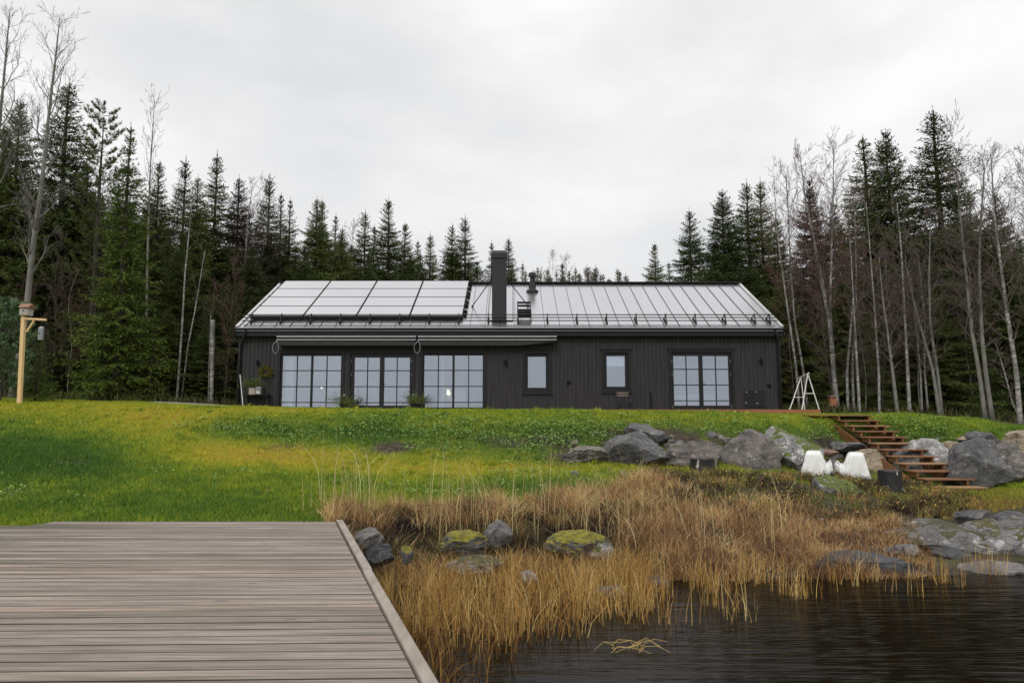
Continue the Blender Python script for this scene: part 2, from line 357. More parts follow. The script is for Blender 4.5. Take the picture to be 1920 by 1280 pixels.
def yellowness(x, y, z):
    px, py = pix(x, y, z)
    g = .46 + .20*lump(x*.8, y*.8, 1.0) + .16*lump(x*3, y*3, 1.3) + .14*lump(x*7+2, y*7, 1.2)
    g = g + .55*blob(px, py, 330, 800, 170, 30) + .6*blob(px, py, 520, 852, 230, 22) + .35*blob(px, py, 850, 880, 300, 14) + .3*blob(px, py, 150, 765, 260, 16) + .3*blob(px, py, 600, 770, 160, 6)
    g = g - .62*blob(px, py, 70, 860, 190, 45) - .5*blob(px, py, 450, 805, 110, 20) - .25*blob(px, py, 250, 950, 330, 28) - .3*blob(px, py, 700, 810, 70, 20) - .35*blob(px, py, 1000, 915, 130, 16)
    g = g + .12*blob(px, py, 1300, 782, 300, 8) - .22*np.exp(-((py-822)/22)**4)*np.clip((px-430)/120, 0, 1)
    g = g + .10*np.exp(-((py-872)/12)**2)*np.clip((px-500)/150, 0, 1)
    return np.clip(g, 0, 1)
def soilness(x, y, z):
    px, py = pix(x, y, z)
    q = .75*lump(x*2.1+3, y*2.1, 1.3)
    s = np.zeros_like(px)
    for cx, cy, rx, ry, a in ((740, 838, 60, 12, .9), (540, 838, 40, 9, .7), (980, 826, 110, 16, .75), (1130, 838, 60, 24, .8), (1230, 815, 80, 18, 1.0), (1320, 830, 60, 18, 1.1), (1560, 830, 60, 20, .9), (1625, 850, 40, 34, 1.3), (1760, 845, 90, 20, 1.0),
                              (20, 920, 45, 18, .9), (140, 868, 50, 8, .6), (1250, 905, 160, 26, 1.1), (1450, 915, 200, 30, 1.1), (1620, 915, 120, 30, .8), (850, 960, 260, 18, 1.0), (1040, 850, 60, 20, .6)):
        s = s + a*blob(px, py, cx, cy, rx, ry)
    s = np.where((py > 985) | ((py > 935) & (px > 1180)), 1.2, s)
    s = np.clip(s*(.75+1.5*q)+.18*np.clip(lump(x*4+8, y*4, 1.1)-.15, 0, 1)*((px > 560) & (py < 870)), 0, 1)
    s = np.where((py > 968) & (px > 640) & (px < 1200), np.maximum(s, .9), s)
    return np.where((py > 940) & (px > 1180), np.maximum(s, .85), s*np.where(py < 870, 1.45, 1)).clip(0, 1)
def axis(a, b, step, far, n):
    c = np.arange(a, b+step/2, step); g = np.geomspace(step, far, n)
    return np.concatenate([a-g[::-1], c, b+g])
xs = axis(-22, 22, .18, 700, 34); ys = np.concatenate([-np.geomspace(.3, 500, 24)[::-1]+3, np.arange(3, 30, .16), 30+np.geomspace(.3, 800, 40)])
GX, GY = np.meshgrid(xs, ys); GZ = H(GX, GY)
GZ = np.where(GY < 2.5, np.minimum(GZ, -1.2), GZ)
nx, ny = len(xs), len(ys)
ii = (np.arange(ny-1)[:, None]*nx+np.arange(nx-1)[None, :]).ravel()
quads = np.stack([ii, ii+1, ii+1+nx, ii+nx], 1)
Yl = yellowness(GX, np.maximum(GY, 3), GZ); So = soilness(GX, np.maximum(GY, 3), GZ)
PXg, PYg = pix(GX, np.maximum(GY, 3), GZ)
Fo = np.clip((GY-27.5)/2.5, 0, 1); Fo = np.where(GX > 10.6, np.clip((GY-20.3)/1.2, 0, 1), Fo)     # forest floor
def groundmat():
    m, n, l, b = newmat('ground'); b.inputs['Roughness'].default_value = .85; b.inputs['Specular IOR Level'].default_value = .15
    v = coordn(n, l, (1, 1, 1))
    def at(k):
        a = n.new('ShaderNodeAttribute'); a.attribute_name = k; return a.outputs['Fac']
    def mix(f, a, c):
        q = n.new('ShaderNodeMixRGB'); l.new(f, q.inputs[0]); l.new(a, q.inputs[1]); l.new(c, q.inputs[2]); return q.outputs[0]
    gr_ = ramp(n, l, at('yel'), [(.0, (.022, .06, .006)), (.45, (.085, .12, .008)), (1, (.19, .17, .010))])
    so = ramp(n, l, noise(n, l, v, 6, 6, .65), [(.35, (.018, .014, .011)), (.6, (.055, .042, .03)), (.75, (.10, .08, .06))])
    fl = ramp(n, l, noise(n, l, v, 2, 6, .65), [(.35, (.02, .018, .01)), (.6, (.05, .045, .018)), (.8, (.09, .06, .03))])
    c = mix(at('soil'), gr_, so); c = mix(at('forest'), c, fl)
    l.new(c, b.inputs['Base Color']); bump(n, l, noise(n, l, v, 9, 7, .7), b, .8, .05)
    return m
ground = npmesh('ground', np.stack([GX, GY, GZ], -1), [quads], groundmat(), smooth=True, attr={'yel': Yl.ravel(), 'soil': So.ravel(), 'forest': Fo.ravel()})
tag(ground, 'grassy bank sloping from the lake shore up to the black house', 'ground', kind='structure')
wx = axis(-14, 14, 1.0, 600, 14); wy = np.concatenate([-np.geomspace(1, 900, 16)[::-1], np.arange(0, 10.5, .5)])
WX, WY = np.meshgrid(wx, wy); n0 = len(wx)
jj = (np.arange(len(wy)-1)[:, None]*n0+np.arange(n0-1)[None, :]).ravel()
water = npmesh('water', np.stack([WX, WY, WX*0], -1), [np.stack([jj, jj+1, jj+1+n0, jj+n0], 1)], mats['water'])
tag(water, 'dark brown rippled lake water beside the wooden dock', 'water', kind='structure')
# gravel drive left of the house, gravel strip at the lower right
def patch(name, x0, x1, y0, y1, dz, mat, label, cat, mask=None):
    a = np.arange(x0, x1+.01, .15); b_ = np.arange(y0, y1+.01, .15); A, B = np.meshgrid(a, b_)
    Z = H(A, B)+dz
    if mask is not None: Z = Z-np.clip(mask(A, B), 0, 1)*.3
    n1 = len(a); k = (np.arange(len(b_)-1)[:, None]*n1+np.arange(n1-1)[None, :]).ravel()
    o = npmesh(name, np.stack([A, B, Z], -1), [np.stack([k, k+1, k+1+n1, k+n1], 1)], mat, smooth=True)
    return tag(o, label, cat, kind='structure')
gravel = M('gravel', (.16, .155, .15), (.34, .33, .32), 16, .9, bmp=.9, det=8, dist=.03)
patch('gravel_drive', -14.5, -10.6, 24.2, 29, .08, gravel, 'grey gravel drive beside the left gable of the house', 'gravel drive', lambda A, B: ((np.abs(A+12.4)/2.0)**4+(np.abs(B-26.6)/2.3)**4))
patch('gravel_beach', 7.6, 11.5, 10.6, 12.6, .03, gravel, 'pale gravel strip behind the shore rocks', 'gravel', lambda A, B: ((np.abs(A-9.8)/1.9)**4+(np.abs(B-11.6)/.75)**4))

# ------------------------------------------------------------------ blades, leaves (numpy)
def blades(name, x, y, z, h, w, lean, mat, label, cat, rnd, seg=1, curl=.5, az=None, obj=True):
    n = len(x); R = np.random.RandomState(n % 9973)
    a = R.uniform(0, 2*PI, n) if az is None else az
    f = R.uniform(0, PI, n)      # facing of the blade
    wx_, wy_ = np.cos(f)*w/2, np.sin(f)*w/2
    rows = []
    for k in range(seg+1):
        t = k/seg; off = lean*h*(t*(1-curl)+curl*t*t*t*1.0)
        px_, py_ = x+np.cos(a)*off, y+np.sin(a)*off
        pz_ = z+h*t*np.sqrt(np.maximum(.05, 1-(lean*t)**2*.6))
        s = (1-t)**.6 if k < seg else 0
        if k < seg: rows.append((px_-wx_*s, py_-wy_*s, pz_)); rows.append((px_+wx_*s, py_+wy_*s, pz_))
        else: rows.append((px_, py_, pz_))
    V = np.stack([np.stack(r, -1) for r in rows], 1)     # n, 2seg+1, 3
    m = 2*seg+1; base = np.arange(n)[:, None]*m; qs = []
    for k in range(seg-1): qs.append(base+np.array([[2*k, 2*k+1, 2*k+3, 2*k+2]]))
    tri = base+np.array([[2*seg-2, 2*seg-1, 2*seg]])
    Fl = ([np.concatenate(qs)] if qs else [])+[tri]
    o = npmesh(name, V.reshape(-1, 3), Fl, mat, attr={'rnd': np.repeat(rnd, m)})
    return tag(o, label, cat, kind='stuff')
R0 = np.random.RandomState(11)
# --- lawn
gx, gy = [], []
for (y0, y1, x0, x1, d) in ((8.0, 10, -9, 0, 3000), (5.5, 10, -16, -9, 900), (8.0, 10, -16, -9, 300), (10, 12.5, -18, -11, 500), (12.5, 15.5, -20, -13, 400), (15.5, 20.6, -24, -17, 300), (13, 20.6, 14, 21, 350), (10, 12.5, -11, 7, 1700), (12.5, 15.5, -13, 14, 1100), (15.5, 18, -16, 15, 800), (18, 20.6, -18, 17, 900), (20.6, 28, -22, -9.5, 420), (20.6, 24, -10, 11, 120), (20.6, 24, 10.6, 19, 300)):
    n = int((y1-y0)*(x1-x0)*d); gx.append(R0.uniform(x0, x1, n)); gy.append(R0.uniform(y0, y1, n))
gx = np.concatenate(gx); gy = np.concatenate(gy); gz = H(gx, gy); px_, py_ = pix(gx, gy, gz)
so_ = soilness(gx, gy, gz)
shore = np.interp(px_, [600, 640, 700, 900, 1100, 1180, 1250, 1300, 1500, 1600, 1720, 1950], [985, 975, 955, 945, 925, 905, 885, 900, 905, 905, 925, 935])
keep = (px_ > -2600) & (px_ < 2700) & ((gx < -6.5) | (gy > 8.1)) & (gz > .3) & (py_ < shore+6*np.random.RandomState(3).normal(size=len(px_))) & (R0.uniform(size=len(px_)) > so_*1.05)
keep &= ~((gx > -14.3) & (gx < -10.6) & (gy > 24.5) & (gy < 28.8))
gx, gy, gz, so_ = gx[keep], gy[keep], gz[keep], so_[keep]; px_, py_ = px_[keep], py_[keep]
ye = np.clip(yellowness(gx, gy, gz)+R0.normal(0, .17, len(gx)), 0, 1)
hh = (.035+.05*(1-ye)*R0.uniform(.5, 1.3, len(gx)))*(1+.5*np.clip(lump(gx, gy, 2.5), 0, 1))*R0.uniform(.6, 1.3, len(gx))*(1+.9*np.clip(lump(gx*5, gy*5, 1.3)-.1, 0, 1))
lawnm = leafmat('lawn grass', [(0, (.050, .115, .018)), (.2, (.105, .20, .024)), (.45, (.21, .28, .024)), (.7, (.36, .37, .026)), (.9, (.48, .42, .03)), (1, (.46, .30, .07))], trans=.3)
blades('lawn_grass', gx, gy, gz-.005, hh, .008+.0007*gy, R0.uniform(.1, .8, len(gx)), lawnm, 'short green and yellow lawn grass covering the bank', 'grass', ye, 1)
# --- rougher tufts that break the lawn
n = 5200; tx = R0.uniform(-17, 15, n); ty = R0.uniform(8.3, 20.5, n); tz = H(tx, ty); tp, tq = pix(tx, ty, tz)
keep = (tp > -60) & (tp < 1980) & (soilness(tx, ty, tz) < .4) & (R0.uniform(size=n) < .10+1.1*np.clip(lump(tx*1.5, ty*1.5, 1.6)+.12, 0, 1)) & (tq < np.interp(tp, [600, 1180, 1320, 1720, 1950], [972, 905, 885, 912, 920])) & ~((tp > 1420) & (tq > 850) & (tp < 1640))
tx, ty = tx[keep], ty[keep]; k_ = 26; bx = np.repeat(tx, k_)+R0.normal(0, .05, len(tx)*k_); by = np.repeat(ty, k_)+R0.normal(0, .05, len(tx)*k_); bz = H(bx, by)
ty_ = np.clip(np.repeat(yellowness(tx, ty, H(tx, ty))*.8+R0.normal(0, .14, len(tx)), k_)+R0.normal(0, .1, len(bx)), 0, 1)
blades('grass_tufts', bx, by, bz-.01, np.repeat(R0.uniform(.07, .19, len(tx)), k_)*R0.uniform(.5, 1.2, len(bx)), .010+.0006*by, R0.uniform(.3, 1.25, len(bx)), lawnm, 'rough longer grass tufts scattered over the lawn and the bank', 'grass', ty_, 2)
fx = R0.uniform(-14, 13, 9000); fy = R0.uniform(8.2, 20, 9000); fk = R0.uniform(size=9000) < .15+.8*np.clip(lump(fx, fy, 1.2), 0, 1); fx, fy = fx[fk], fy[fk]
fk = pix(fx, fy, H(fx, fy)); fk = fk[1] < np.interp(fk[0], [600, 1180, 1320, 1720, 1950], [972, 905, 885, 912, 920]); fx, fy = fx[fk], fy[fk]
# --- broad leaved weeds on the bank
def leafpatch(name, x, y, z, size, mat, label, cat, rnd, tilt=.6, drop=True):
    n = len(x); R = np.random.RandomState(n % 997+1)
    a = R.uniform(0, 2*PI, n); ti = R.normal(0, tilt, n); L_ = size*R.uniform(.6, 1.3, n); Wd = L_*.45
    d = np.stack([np.cos(a)*np.cos(ti), np.sin(a)*np.cos(ti), np.sin(ti)], -1); s = np.stack([-np.sin(a), np.cos(a), R.normal(0, .3, n)], -1)
    c = np.stack([x, y, z], -1)
    V = np.stack([c, c+d*(L_*.55)[:, None]+s*(Wd/2)[:, None], c+d*L_[:, None], c+d*(L_*.55)[:, None]-s*(Wd/2)[:, None]], 1)
    o = npmesh(name, V.reshape(-1, 3), [np.arange(n*4).reshape(-1, 4)], mat, attr={'rnd': np.repeat(rnd, 4)})
    return tag(o, label, cat, kind='stuff')
cl = []
for (cx, cy, rx, ry, k) in ((430, 800, 60, 14, 26), (500, 815, 80, 18, 30), (660, 800, 90, 20, 26), (760, 815, 110, 22, 34), (900, 815, 120, 26, 60), (1020, 830, 90, 28, 60), (1110, 805, 70, 18, 40), (1300, 795, 160, 12, 26), (1680, 800, 90, 10, 34), (1740, 818, 60, 10, 14), (1560, 815, 30, 18, 8), (850, 925, 160, 14, 22), (300, 880, 260, 30, 8), (50, 935, 60, 14, 7), (950, 900, 180, 14, 18), (650, 900, 40, 20, 3), (1450, 810, 50, 8, 8)):
    for _ in range(k):
        for _t in range(12):
            q = (cx+R0.normal()*rx*.7, cy+R0.normal()*ry*.7)
            # find the ground point under this direction
            yy = np.arange(8.2, 23, .1); ux = (q[0]-960)/F*yy*.995; hz = H(ux, yy); pp = pix(ux, yy, hz)[1]
            j = np.where(pp < q[1])[0]
            if len(j): cl.append((ux[j[0]], yy[j[0]])); break
cl = np.array(cl); k = 30
x = np.repeat(cl[:, 0], k)+R0.normal(0, .13, len(cl)*k); y = np.repeat(cl[:, 1], k)+R0.normal(0, .13, len(cl)*k)
keep = y > 8.3; x, y = x[keep], y[keep]
weedm = leafmat('weed leaves', [(0, (.05, .11, .015)), (.5, (.11, .20, .03)), (.9, (.19, .29, .06)), (1, (.25, .33, .11))], trans=.15, spec=.3)
cr = np.repeat(R0.uniform(0, 1, len(cl)), k)[keep]
leafpatch('weeds', x, y, H(x, y)+R0.uniform(.01, .13, len(x)), .012+.0036*y, weedm, 'broad pale leaves of weeds growing on the slope below the house', 'weeds', np.clip(cr*.6+R0.uniform(0, .5, len(x)), 0, 1))
leafpatch('fallen_leaves', fx, fy, H(fx, fy)+R0.uniform(.02, .06, len(fx)), .05, leafmat('fallen leaves', [(0, (.06, .03, .015)), (.5, (.16, .09, .03)), (.85, (.30, .22, .06)), (1, (.42, .38, .28))], trans=.1), 'small fallen brown and yellow leaves strewn over the lawn', 'leaves', R0.uniform(0, 1, len(fx)), tilt=.3)
# --- dry brown grass of the shore bank
def field(n, x0, x1, y0, y1, test):
    x = R0.uniform(x0, x1, n); y = R0.uniform(y0, y1, n); z = H(x, y); p, q = pix(x, y, z)
    k = test(x, y, z, p, q); return x[k], y[k], z[k], p[k], q[k]
def in_dock(x, y): return x < -.42-.341*(y-3.31)+.06
LOW = ([640, 700, 800, 900, 1000, 1200, 1400, 1500, 1600, 1740, 1950], [1400, 1400, 1400, 1310, 1215, 1175, 1165, 1145, 1120, 1105, 1100])
UP = ([600, 640, 700, 900, 1100, 1200, 1320, 1500, 1600, 1690, 1720, 1760], [960, 955, 950, 942, 928, 905, 930, 955, 968, 975, 990, 1060])
CLM = lambda x, y, f=2.3: lump(x*1.3+11, y*1.3-5, f)
def t_dry(x, y, z, p, q):
    up = np.interp(p, *UP)
    a = (p > 610) & (p < 1750) & (q > up) & (z > -.03) & ~((y < 8.1) & in_dock(x, y))
    d = np.clip(.62+1.2*CLM(x, y), .08, 1)
    # the boulders and hollows by the dock stay barer
    bare = .8*(1/(1+np.exp(-(q-985)/5)))*(1/(1+np.exp((q-1062)/5)))*(p < 1150)*(lump(x*3, y*3, 1.4) < .25)+.9*np.clip(lump(x*2.3+5, y*2.3, 1.9)-.12, 0, 1)*3*(p < 1250)+.8*blob(p, q, 740, 1030, 70, 30)+.75*blob(p, q, 920, 1030, 70, 22)+.7*blob(p, q, 1080, 1030, 50, 18)+.9*blob(p, q, 1560, 935, 90, 30)+.8*blob(p, q, 1350, 950, 80, 20)
    return a & (R0.uniform(size=len(x)) < d*(1-np.clip(bare, 0, .97)))
x, y, z, p, q = field(150000, -3, 7, 7.9, 12.6, t_dry)
rst = leafmat('dry bank grass', [(0, (.05, .025, .016)), (.22, (.19, .090, .042)), (.5, (.40, .235, .100)), (.75, (.56, .38, .165)), (1, (.64, .50, .24))], trans=.2, spec=.3)
h = R0.uniform(.10, .46, len(x))*np.interp(p, [620, 900, 1200, 1500, 1700], [1.0, .95, 1.05, .8, .5])*(.75+.9*np.clip(CLM(x, y, 1.7), -.3, 1))
cc = np.clip(.45+.6*lump(x*1.6+2, y*2.2+9, 2.2)+R0.normal(0, .24, len(x))+.12*(q < 960)-.12*(q > 1000), 0, 1)
blades('dry_grass', x, y, z-.01, h, .0075, R0.uniform(.25, 1.35, len(x)), rst, 'brown dry grass tussocks on the bank above the water', 'dry grass', cc, 3)
# --- golden reeds standing in the shallow water
def t_reed(x, y, z, p, q):
    lo = np.interp(p, *LOW); c = lump(x*1.9-4, y*1.9+8, 2.6)
    edge = 1090+8*np.sin(p/37)
    q0 = pix(x, y, x*0)[1]; pp_ = pix(x, y, x*0)[0]
    a = (q0 > edge-24) & (q0 < lo+26*c) & (p > 640) & ~((y < 8.1) & in_dock(x, y))
    d = np.where(p < 1250, np.clip(.55+1.4*c, .05, 1), np.clip(2.6*(c-.12), 0, 1))
    d = d*np.clip((lo+30-q0)/110, .05, 1)*np.where(q0 > 1210, .45, 1)
    return a & (z < .10) & (R0.uniform(size=len(x)) < d)
x, y, z, p, q = field(70000, -2.2, 7.5, 3.6, 9.2, t_reed)
z = np.minimum(z, -.02)*0-.03
qc = np.round(x*3.2+np.sin(y*5))/3.2; pull = R0.uniform(.0, .75, len(x))*(x/np.maximum(y, 1) > .2); x = x+(qc-x)*pull*.8; yc_ = np.round(y*2.6+np.sin(x*4))/2.6; y = y+(yc_-y)*pull*.5
gold = leafmat('golden reeds', [(0, (.10, .042, .012)), (.3, (.27, .14, .036)), (.6, (.49, .295, .082)), (.85, (.64, .44, .15)), (1, (.70, .55, .27))], trans=.25, spec=.3)
goldness = np.clip(np.interp(pix(x, y, x*0)[1], [1090, 1190, 1260], [.55, .45, .12])+R0.normal(0, .27, len(x))+.25*lump(x*2, y*2, 1.5), 0, 1)
h = R0.uniform(.22, .55, len(x))*np.interp(p, [700, 1200, 1500, 1900], [.9, 1, .95, .8])
rp = pix(x, y, x*0)[0]; lean_ = np.where(rp < 1240, np.abs(R0.normal(.35, .5, len(x))), np.abs(R0.normal(0, .3, len(x))))
blades('reeds', x, y, z, h, .0066, lean_, gold, 'golden dry reeds standing in the shallow lake water', 'reeds', goldness, 3, curl=.75)
# a few reeds broken and lying on the water
BR = []
for k_ in range(11):
    a_ = R0.uniform(-.5, .35); ax, ay = 1.02+R0.normal()*.1, 6.02+R0.normal()*.06; ln_ = R0.uniform(.18, .36)*(-1 if k_ % 3 == 0 else 1)
    c_ = (ax+ln_*.55, ay+ln_*a_*.3, R0.uniform(.02, .09)); e_ = (ax+ln_, ay+ln_*a_*.5, R0.uniform(-.02, .07)); BR.append([(ax-.02, ay, -.03), (ax+ln_*.2, ay, .05), c_, e_])
br = MB()
for q_ in BR: br.tube(q_, [.0028, .0025, .002, .0015], 4)
tag(br.build('broken_reeds', leafmat('broken reeds', [(0, (.42, .30, .11)), (1, (.42, .30, .11))], trans=0)), 'broken yellow reeds bent low over the open water in front of the reed bed', 'reeds', kind='stuff')
# --- tall pale stalks with seed heads
n = 220; sx = np.concatenate([R0.normal(c, .32, 22) for c in (-2.25, -2.1, -.95, -.7, -.2, .35, .9, 1.7, 2.5, 3.6)]); sy = R0.uniform(9.0, 10.8, n)
sz = H(sx, sy)
stalk = leafmat('pale stalks', [(0, (.34, .26, .12)), (.5, (.50, .42, .22)), (1, (.55, .52, .25))], trans=.2)
blades('tall_stalks', sx, sy, sz, R0.uniform(.6, 1.25, n), .009, np.abs(R0.normal(.1, .5, n)), stalk, 'tall thin pale grass stalks bending above the dry grass', 'tall grass', R0.uniform(0, 1, n), 5, curl=.92)
# --- low heather, ferns and leaf litter on the brow below the white chairs
def t_hea(x, y, z, p, q):
    lo = np.interp(p, [1150, 1250, 1400, 1600, 1750, 1830], [930, 955, 970, 978, 975, 960])
    up = np.interp(p, [1150, 1230, 1320, 1500, 1700, 1830], [905, 885, 888, 893, 905, 935])
    return (p > 1160) & (p < 1840) & (q > up) & (q < lo) & (R0.uniform(size=len(x)) < np.clip(.45+1.5*lump(x*2, y*2, 2.1), .03, 1)*(1-.9*blob(p, q, 1560, 935, 34, 26)))
x, y, z, p, q = field(90000, 1, 11, 9.8, 15.4, t_hea)
hm = leafmat('heather', [(0, (.020, .011, .009)), (.3, (.060, .032, .024)), (.5, (.13, .07, .04)), (.62, (.07, .10, .025)), (.78, (.15, .17, .03)), (.9, (.32, .26, .06)), (1, (.42, .22, .08))], trans=.1)
blades('heather', x, y, z, R0.uniform(.04, .20, len(x))*(1+1.1*np.clip(lump(x*2.5, y*2.5, 1.5), 0, 1)), .011, R0.uniform(.2, 1.0, len(x)), hm, 'dark brown heather and ferns on the brow in front of the chairs', 'heather', np.clip(.44+1.5*lump(x*1.4+1, y*2.0, 1.7)+R0.normal(0, .20, len(x)), 0, 1), 2)
def t_lit(x, y, z, p, q): return (p > 630) & (p < 1220) & (q > 955+10*np.sin(p/50)) & (q < 1078) & (z > .0) & ~((y < 8.1) & in_dock(x, y))
lx_, ly_, lz_, _p, _q = field(60000, -3, 3, 8.0, 11.5, t_lit)
lm = leafmat('bank litter', [(0, (.015, .010, .008)), (.3, (.045, .028, .018)), (.55, (.10, .062, .03)), (.7, (.07, .085, .02)), (.85, (.20, .14, .05)), (1, (.34, .25, .10))], trans=.1)
blades('bank_scrub', lx_, ly_, lz_-.005, R0.uniform(.03, .17, len(lx_))*(1+1.5*np.clip(lump(lx_*4, ly_*4, 1.5), 0, 1)), .009, R0.uniform(.4, 1.4, len(lx_)), lm, 'dark tangled scrub and litter between the mossy rocks beside the dock', 'scrub', np.clip(.40+1.1*lump(lx_*2.4, ly_*2.6, 1.6)+R0.normal(0, .22, len(lx_)), 0, 1), 2, curl=.6)
kk = R0.uniform(size=len(x)) < .35
leafpatch('fern_leaves', x[kk], y[kk], z[kk]+R0.uniform(.02, .16, kk.sum()), .05, hm, 'small fern and berry leaves among the dark heather', 'ferns', R0.uniform(.3, 1, kk.sum()), tilt=.8)
# --- yellow brown strip of grass by the foot of the stairs
x, y, z, p, q = field(26000, 7, 13, 11.0, 14.6, lambda x, y, z, p, q: (p > 1640) & (q > np.interp(p, [1640, 1700, 1760], [955, 940, 918])) & (q < np.interp(p, [1700, 1920], [985, 952])) & ((R0.uniform(size=len(x)) < .8)))
blades('ochre_grass', x, y, z, R0.uniform(.03, .1, len(x)), .012, R0.uniform(.2, .9, len(x)), leafmat('ochre grass', [(0, (.12, .08, .02)), (.5, (.26, .18, .035)), (1, (.36, .29, .06))]), 'short ochre grass on the flat below the stairs', 'grass', R0.uniform(0, 1, len(x)), 1)
# --- forest edge undergrowth
def t_und(x, y, z, p, q): return ((x < -10.7) | (x > 11)) & (R0.uniform(size=len(x)) < np.clip(.5+1.0*lump(x, y, 1.4), .1, 1))
x, y, z, p, q = field(60000, -30, 30, 26.5, 36, t_und)
um = leafmat('undergrowth', [(0, (.02, .022, .008)), (.4, (.05, .05, .015)), (.7, (.09, .075, .03)), (.9, (.06, .10, .02)), (1, (.17, .10, .05))], trans=.1)
blades('undergrowth', x, y, z, R0.uniform(.1, .55, len(x)), .035, R0.uniform(.2, .95, len(x)), um, 'low brown and green undergrowth at the edge of the forest', 'undergrowth', R0.uniform(0, 1, len(x)), 2)
# ------------------------------------------------------------------ dock
DZ = .75
def edge_x(y): return -.42-.341*(y-3.31)
dock = thing('dock', (-3, 5, DZ), 'weathered grey board dock reaching out over the lake', 'dock')
ROT = math.radians(1.6)
V, Q, A, E = [], [], [], []; rd = random.Random(4)
pitch, gap = .124, .013
k = 0; yy = -1.2
while yy < 8.0:
    y0, y1 = yy, min(yy+pitch-gap, 8.02)
    def lx(y): return -5.25 if y > 7.9 else (-5.25-(7.9-y)*.42 if y > 7.2 else -5.55-(7.2-y)*.05)
    # each board: left end, right end, 1.6 degrees off; 6 lengthwise grooves in its top
    r = rd.random(); zj = rd.uniform(-.0008, .0008); tl = rd.uniform(-.0003, .0003)
    ng = 4; prof = [(y0, DZ-.028), (y0, DZ-.003), (y0+.003, DZ)]
    for g in range(ng):
        c = y0+(y1-y0)*(g+1)/(ng+1)
        prof += [(c-.006, DZ), (c-.003, DZ-.0024), (c+.003, DZ-.0024), (c+.006, DZ)]
    prof += [(y1-.003, DZ), (y1, DZ-.003), (y1, DZ-.028)]
    b = len(V); m = len(prof)
    fan = ROT*np.interp(yy, [3.2, 8.0], [1, 0])
    for (sx_, xx) in ((0, min(lx(yy), -4.9) if yy > 7.7 else lx(yy)-1.5), (1, 0)):
        for (py, pz) in prof:
            if sx_: xx = edge_x(py)-.012
            V.append((xx, py+math.tan(fan)*(xx-edge_x(yy)), pz+zj+tl*(py-y0)/pitch*4)); A.append(r); E.append(1.0 if pz < DZ-.0025 and (py in (y0, y1)) else (.42 if pz < DZ-.001 else 0.0))  # board sides and groove bottoms marked for the painted gap darkness
    for i in range(m): Q.append((b+i, b+m+i, b+m+(i+1) % m, b+(i+1) % m))
    V_ = len(V)
    yy += pitch
mbk = MB(); mbk.v = V; mbk.f = Q
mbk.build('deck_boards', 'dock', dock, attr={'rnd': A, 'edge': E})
def edgeboard(y0, y1, dx, w=.075):
    b = MB(); a0, a1 = edge_x(y0)+dx, edge_x(y1)+dx
    vs = []
    for (a, y) in ((a0, y0), (a1, y1)):
        vs += [(a, y, DZ-.14), (a+w, y, DZ-.14), (a+w, y, DZ+.012), (a+w-.006, y, DZ+.018), (a+.006, y, DZ+.018), (a, y, DZ+.012)]
    b.add(vs, [(i, (i+1) % 6, 6+(i+1) % 6, 6+i) for i in range(6)]+[(5, 4, 3, 2, 1, 0), (6, 7, 8, 9, 10, 11)])
    return b
edgeboard(-1.2, 5.55, .0).build('edge_board', 'dockedge', dock, bevel=.003)
edgeboard(5.57, 8.02, .008).build('edge_board', 'dockedge', dock, bevel=.003)
b = MB()
for y in (0.5, 3.2, 5.4, 7.6): b.box(-6.6, edge_x(y)-.05, y-.05, y+.05, DZ-.22, DZ-.035)
b.build('beam', 'dockedge', dock)
for y in (0.6, 3.3, 5.5, 7.7):
    for xo in (-.25, -3.4): MB().tube([(edge_x(y)+xo, y, -1.3), (edge_x(y)+xo, y, DZ-.22)], .075, 12).build('pile', 'greywood', dock)
# ------------------------------------------------------------------ house
HX0, HX1, WY, BY = -10.34, 10.12, 25.8, 34.6
EY, EZ, RY, RZ = 25.5, 5.17, 30.2, 7.73
SL = (RZ-EZ)/(RY-EY)
FZ = 2.12
house = thing('house', (0, 30, FZ), 'long black timber house with grey sheet roof, solar panels and tall chimney', 'house')
def wx(px): return (px-960)/F*WY*1.0
def wz(py, Y=None): return P(960, py, Y or WY).z
OPEN = dict(w1=(wx(525), wx(641), FZ, wz(662)), d1=(wx(657), wx(773), FZ, wz(662)), w2=(wx(792), wx(907), FZ, wz(662)),
            w3=(wx(985), wx(1029), wz(733), wz(662.5)), w4=(wx(1133), wx(1178), wz(731), wz(661)), d2=(wx(1259), wx(1372), FZ, wz(660)))
WT = 5.0; BZ = 1.7
b = MB(); xcur = HX0
for (x0, x1, z0, z1) in sorted(OPEN.values()):
    b.box(xcur, x0, WY, WY+.25, BZ, WT)
    b.box(x0, x1, WY, WY+.25, z1, WT)
    b.box(x0, x1, WY, WY+.25, BZ, z0)
    xcur = x1
b.box(xcur, HX1, WY, WY+.25, BZ, WT)
# gable walls and back wall
for x0, x1 in ((HX0, HX0+.25), (HX1-.25, HX1)):
    y0, y1 = WY+.25, BY; zt0, zt1 = WT+.02, WT+.02
    vs = [(x, y, z) for x in (x0, x1) for (y, z) in ((y0, BZ), (y1, BZ), (y1, zt1), (RY, RZ-.16), (y0, zt0+.05))]
    b.add(vs, [(0, 1, 2, 3, 4), (9, 8, 7, 6, 5)]+[(i, i+5, (i+1) % 5+5, (i+1) % 5) for i in range(5)])
b.box(HX0+.25, HX1-.25, BY-.25, BY, BZ, WT)
wall = b.build('wall', 'clad', house)
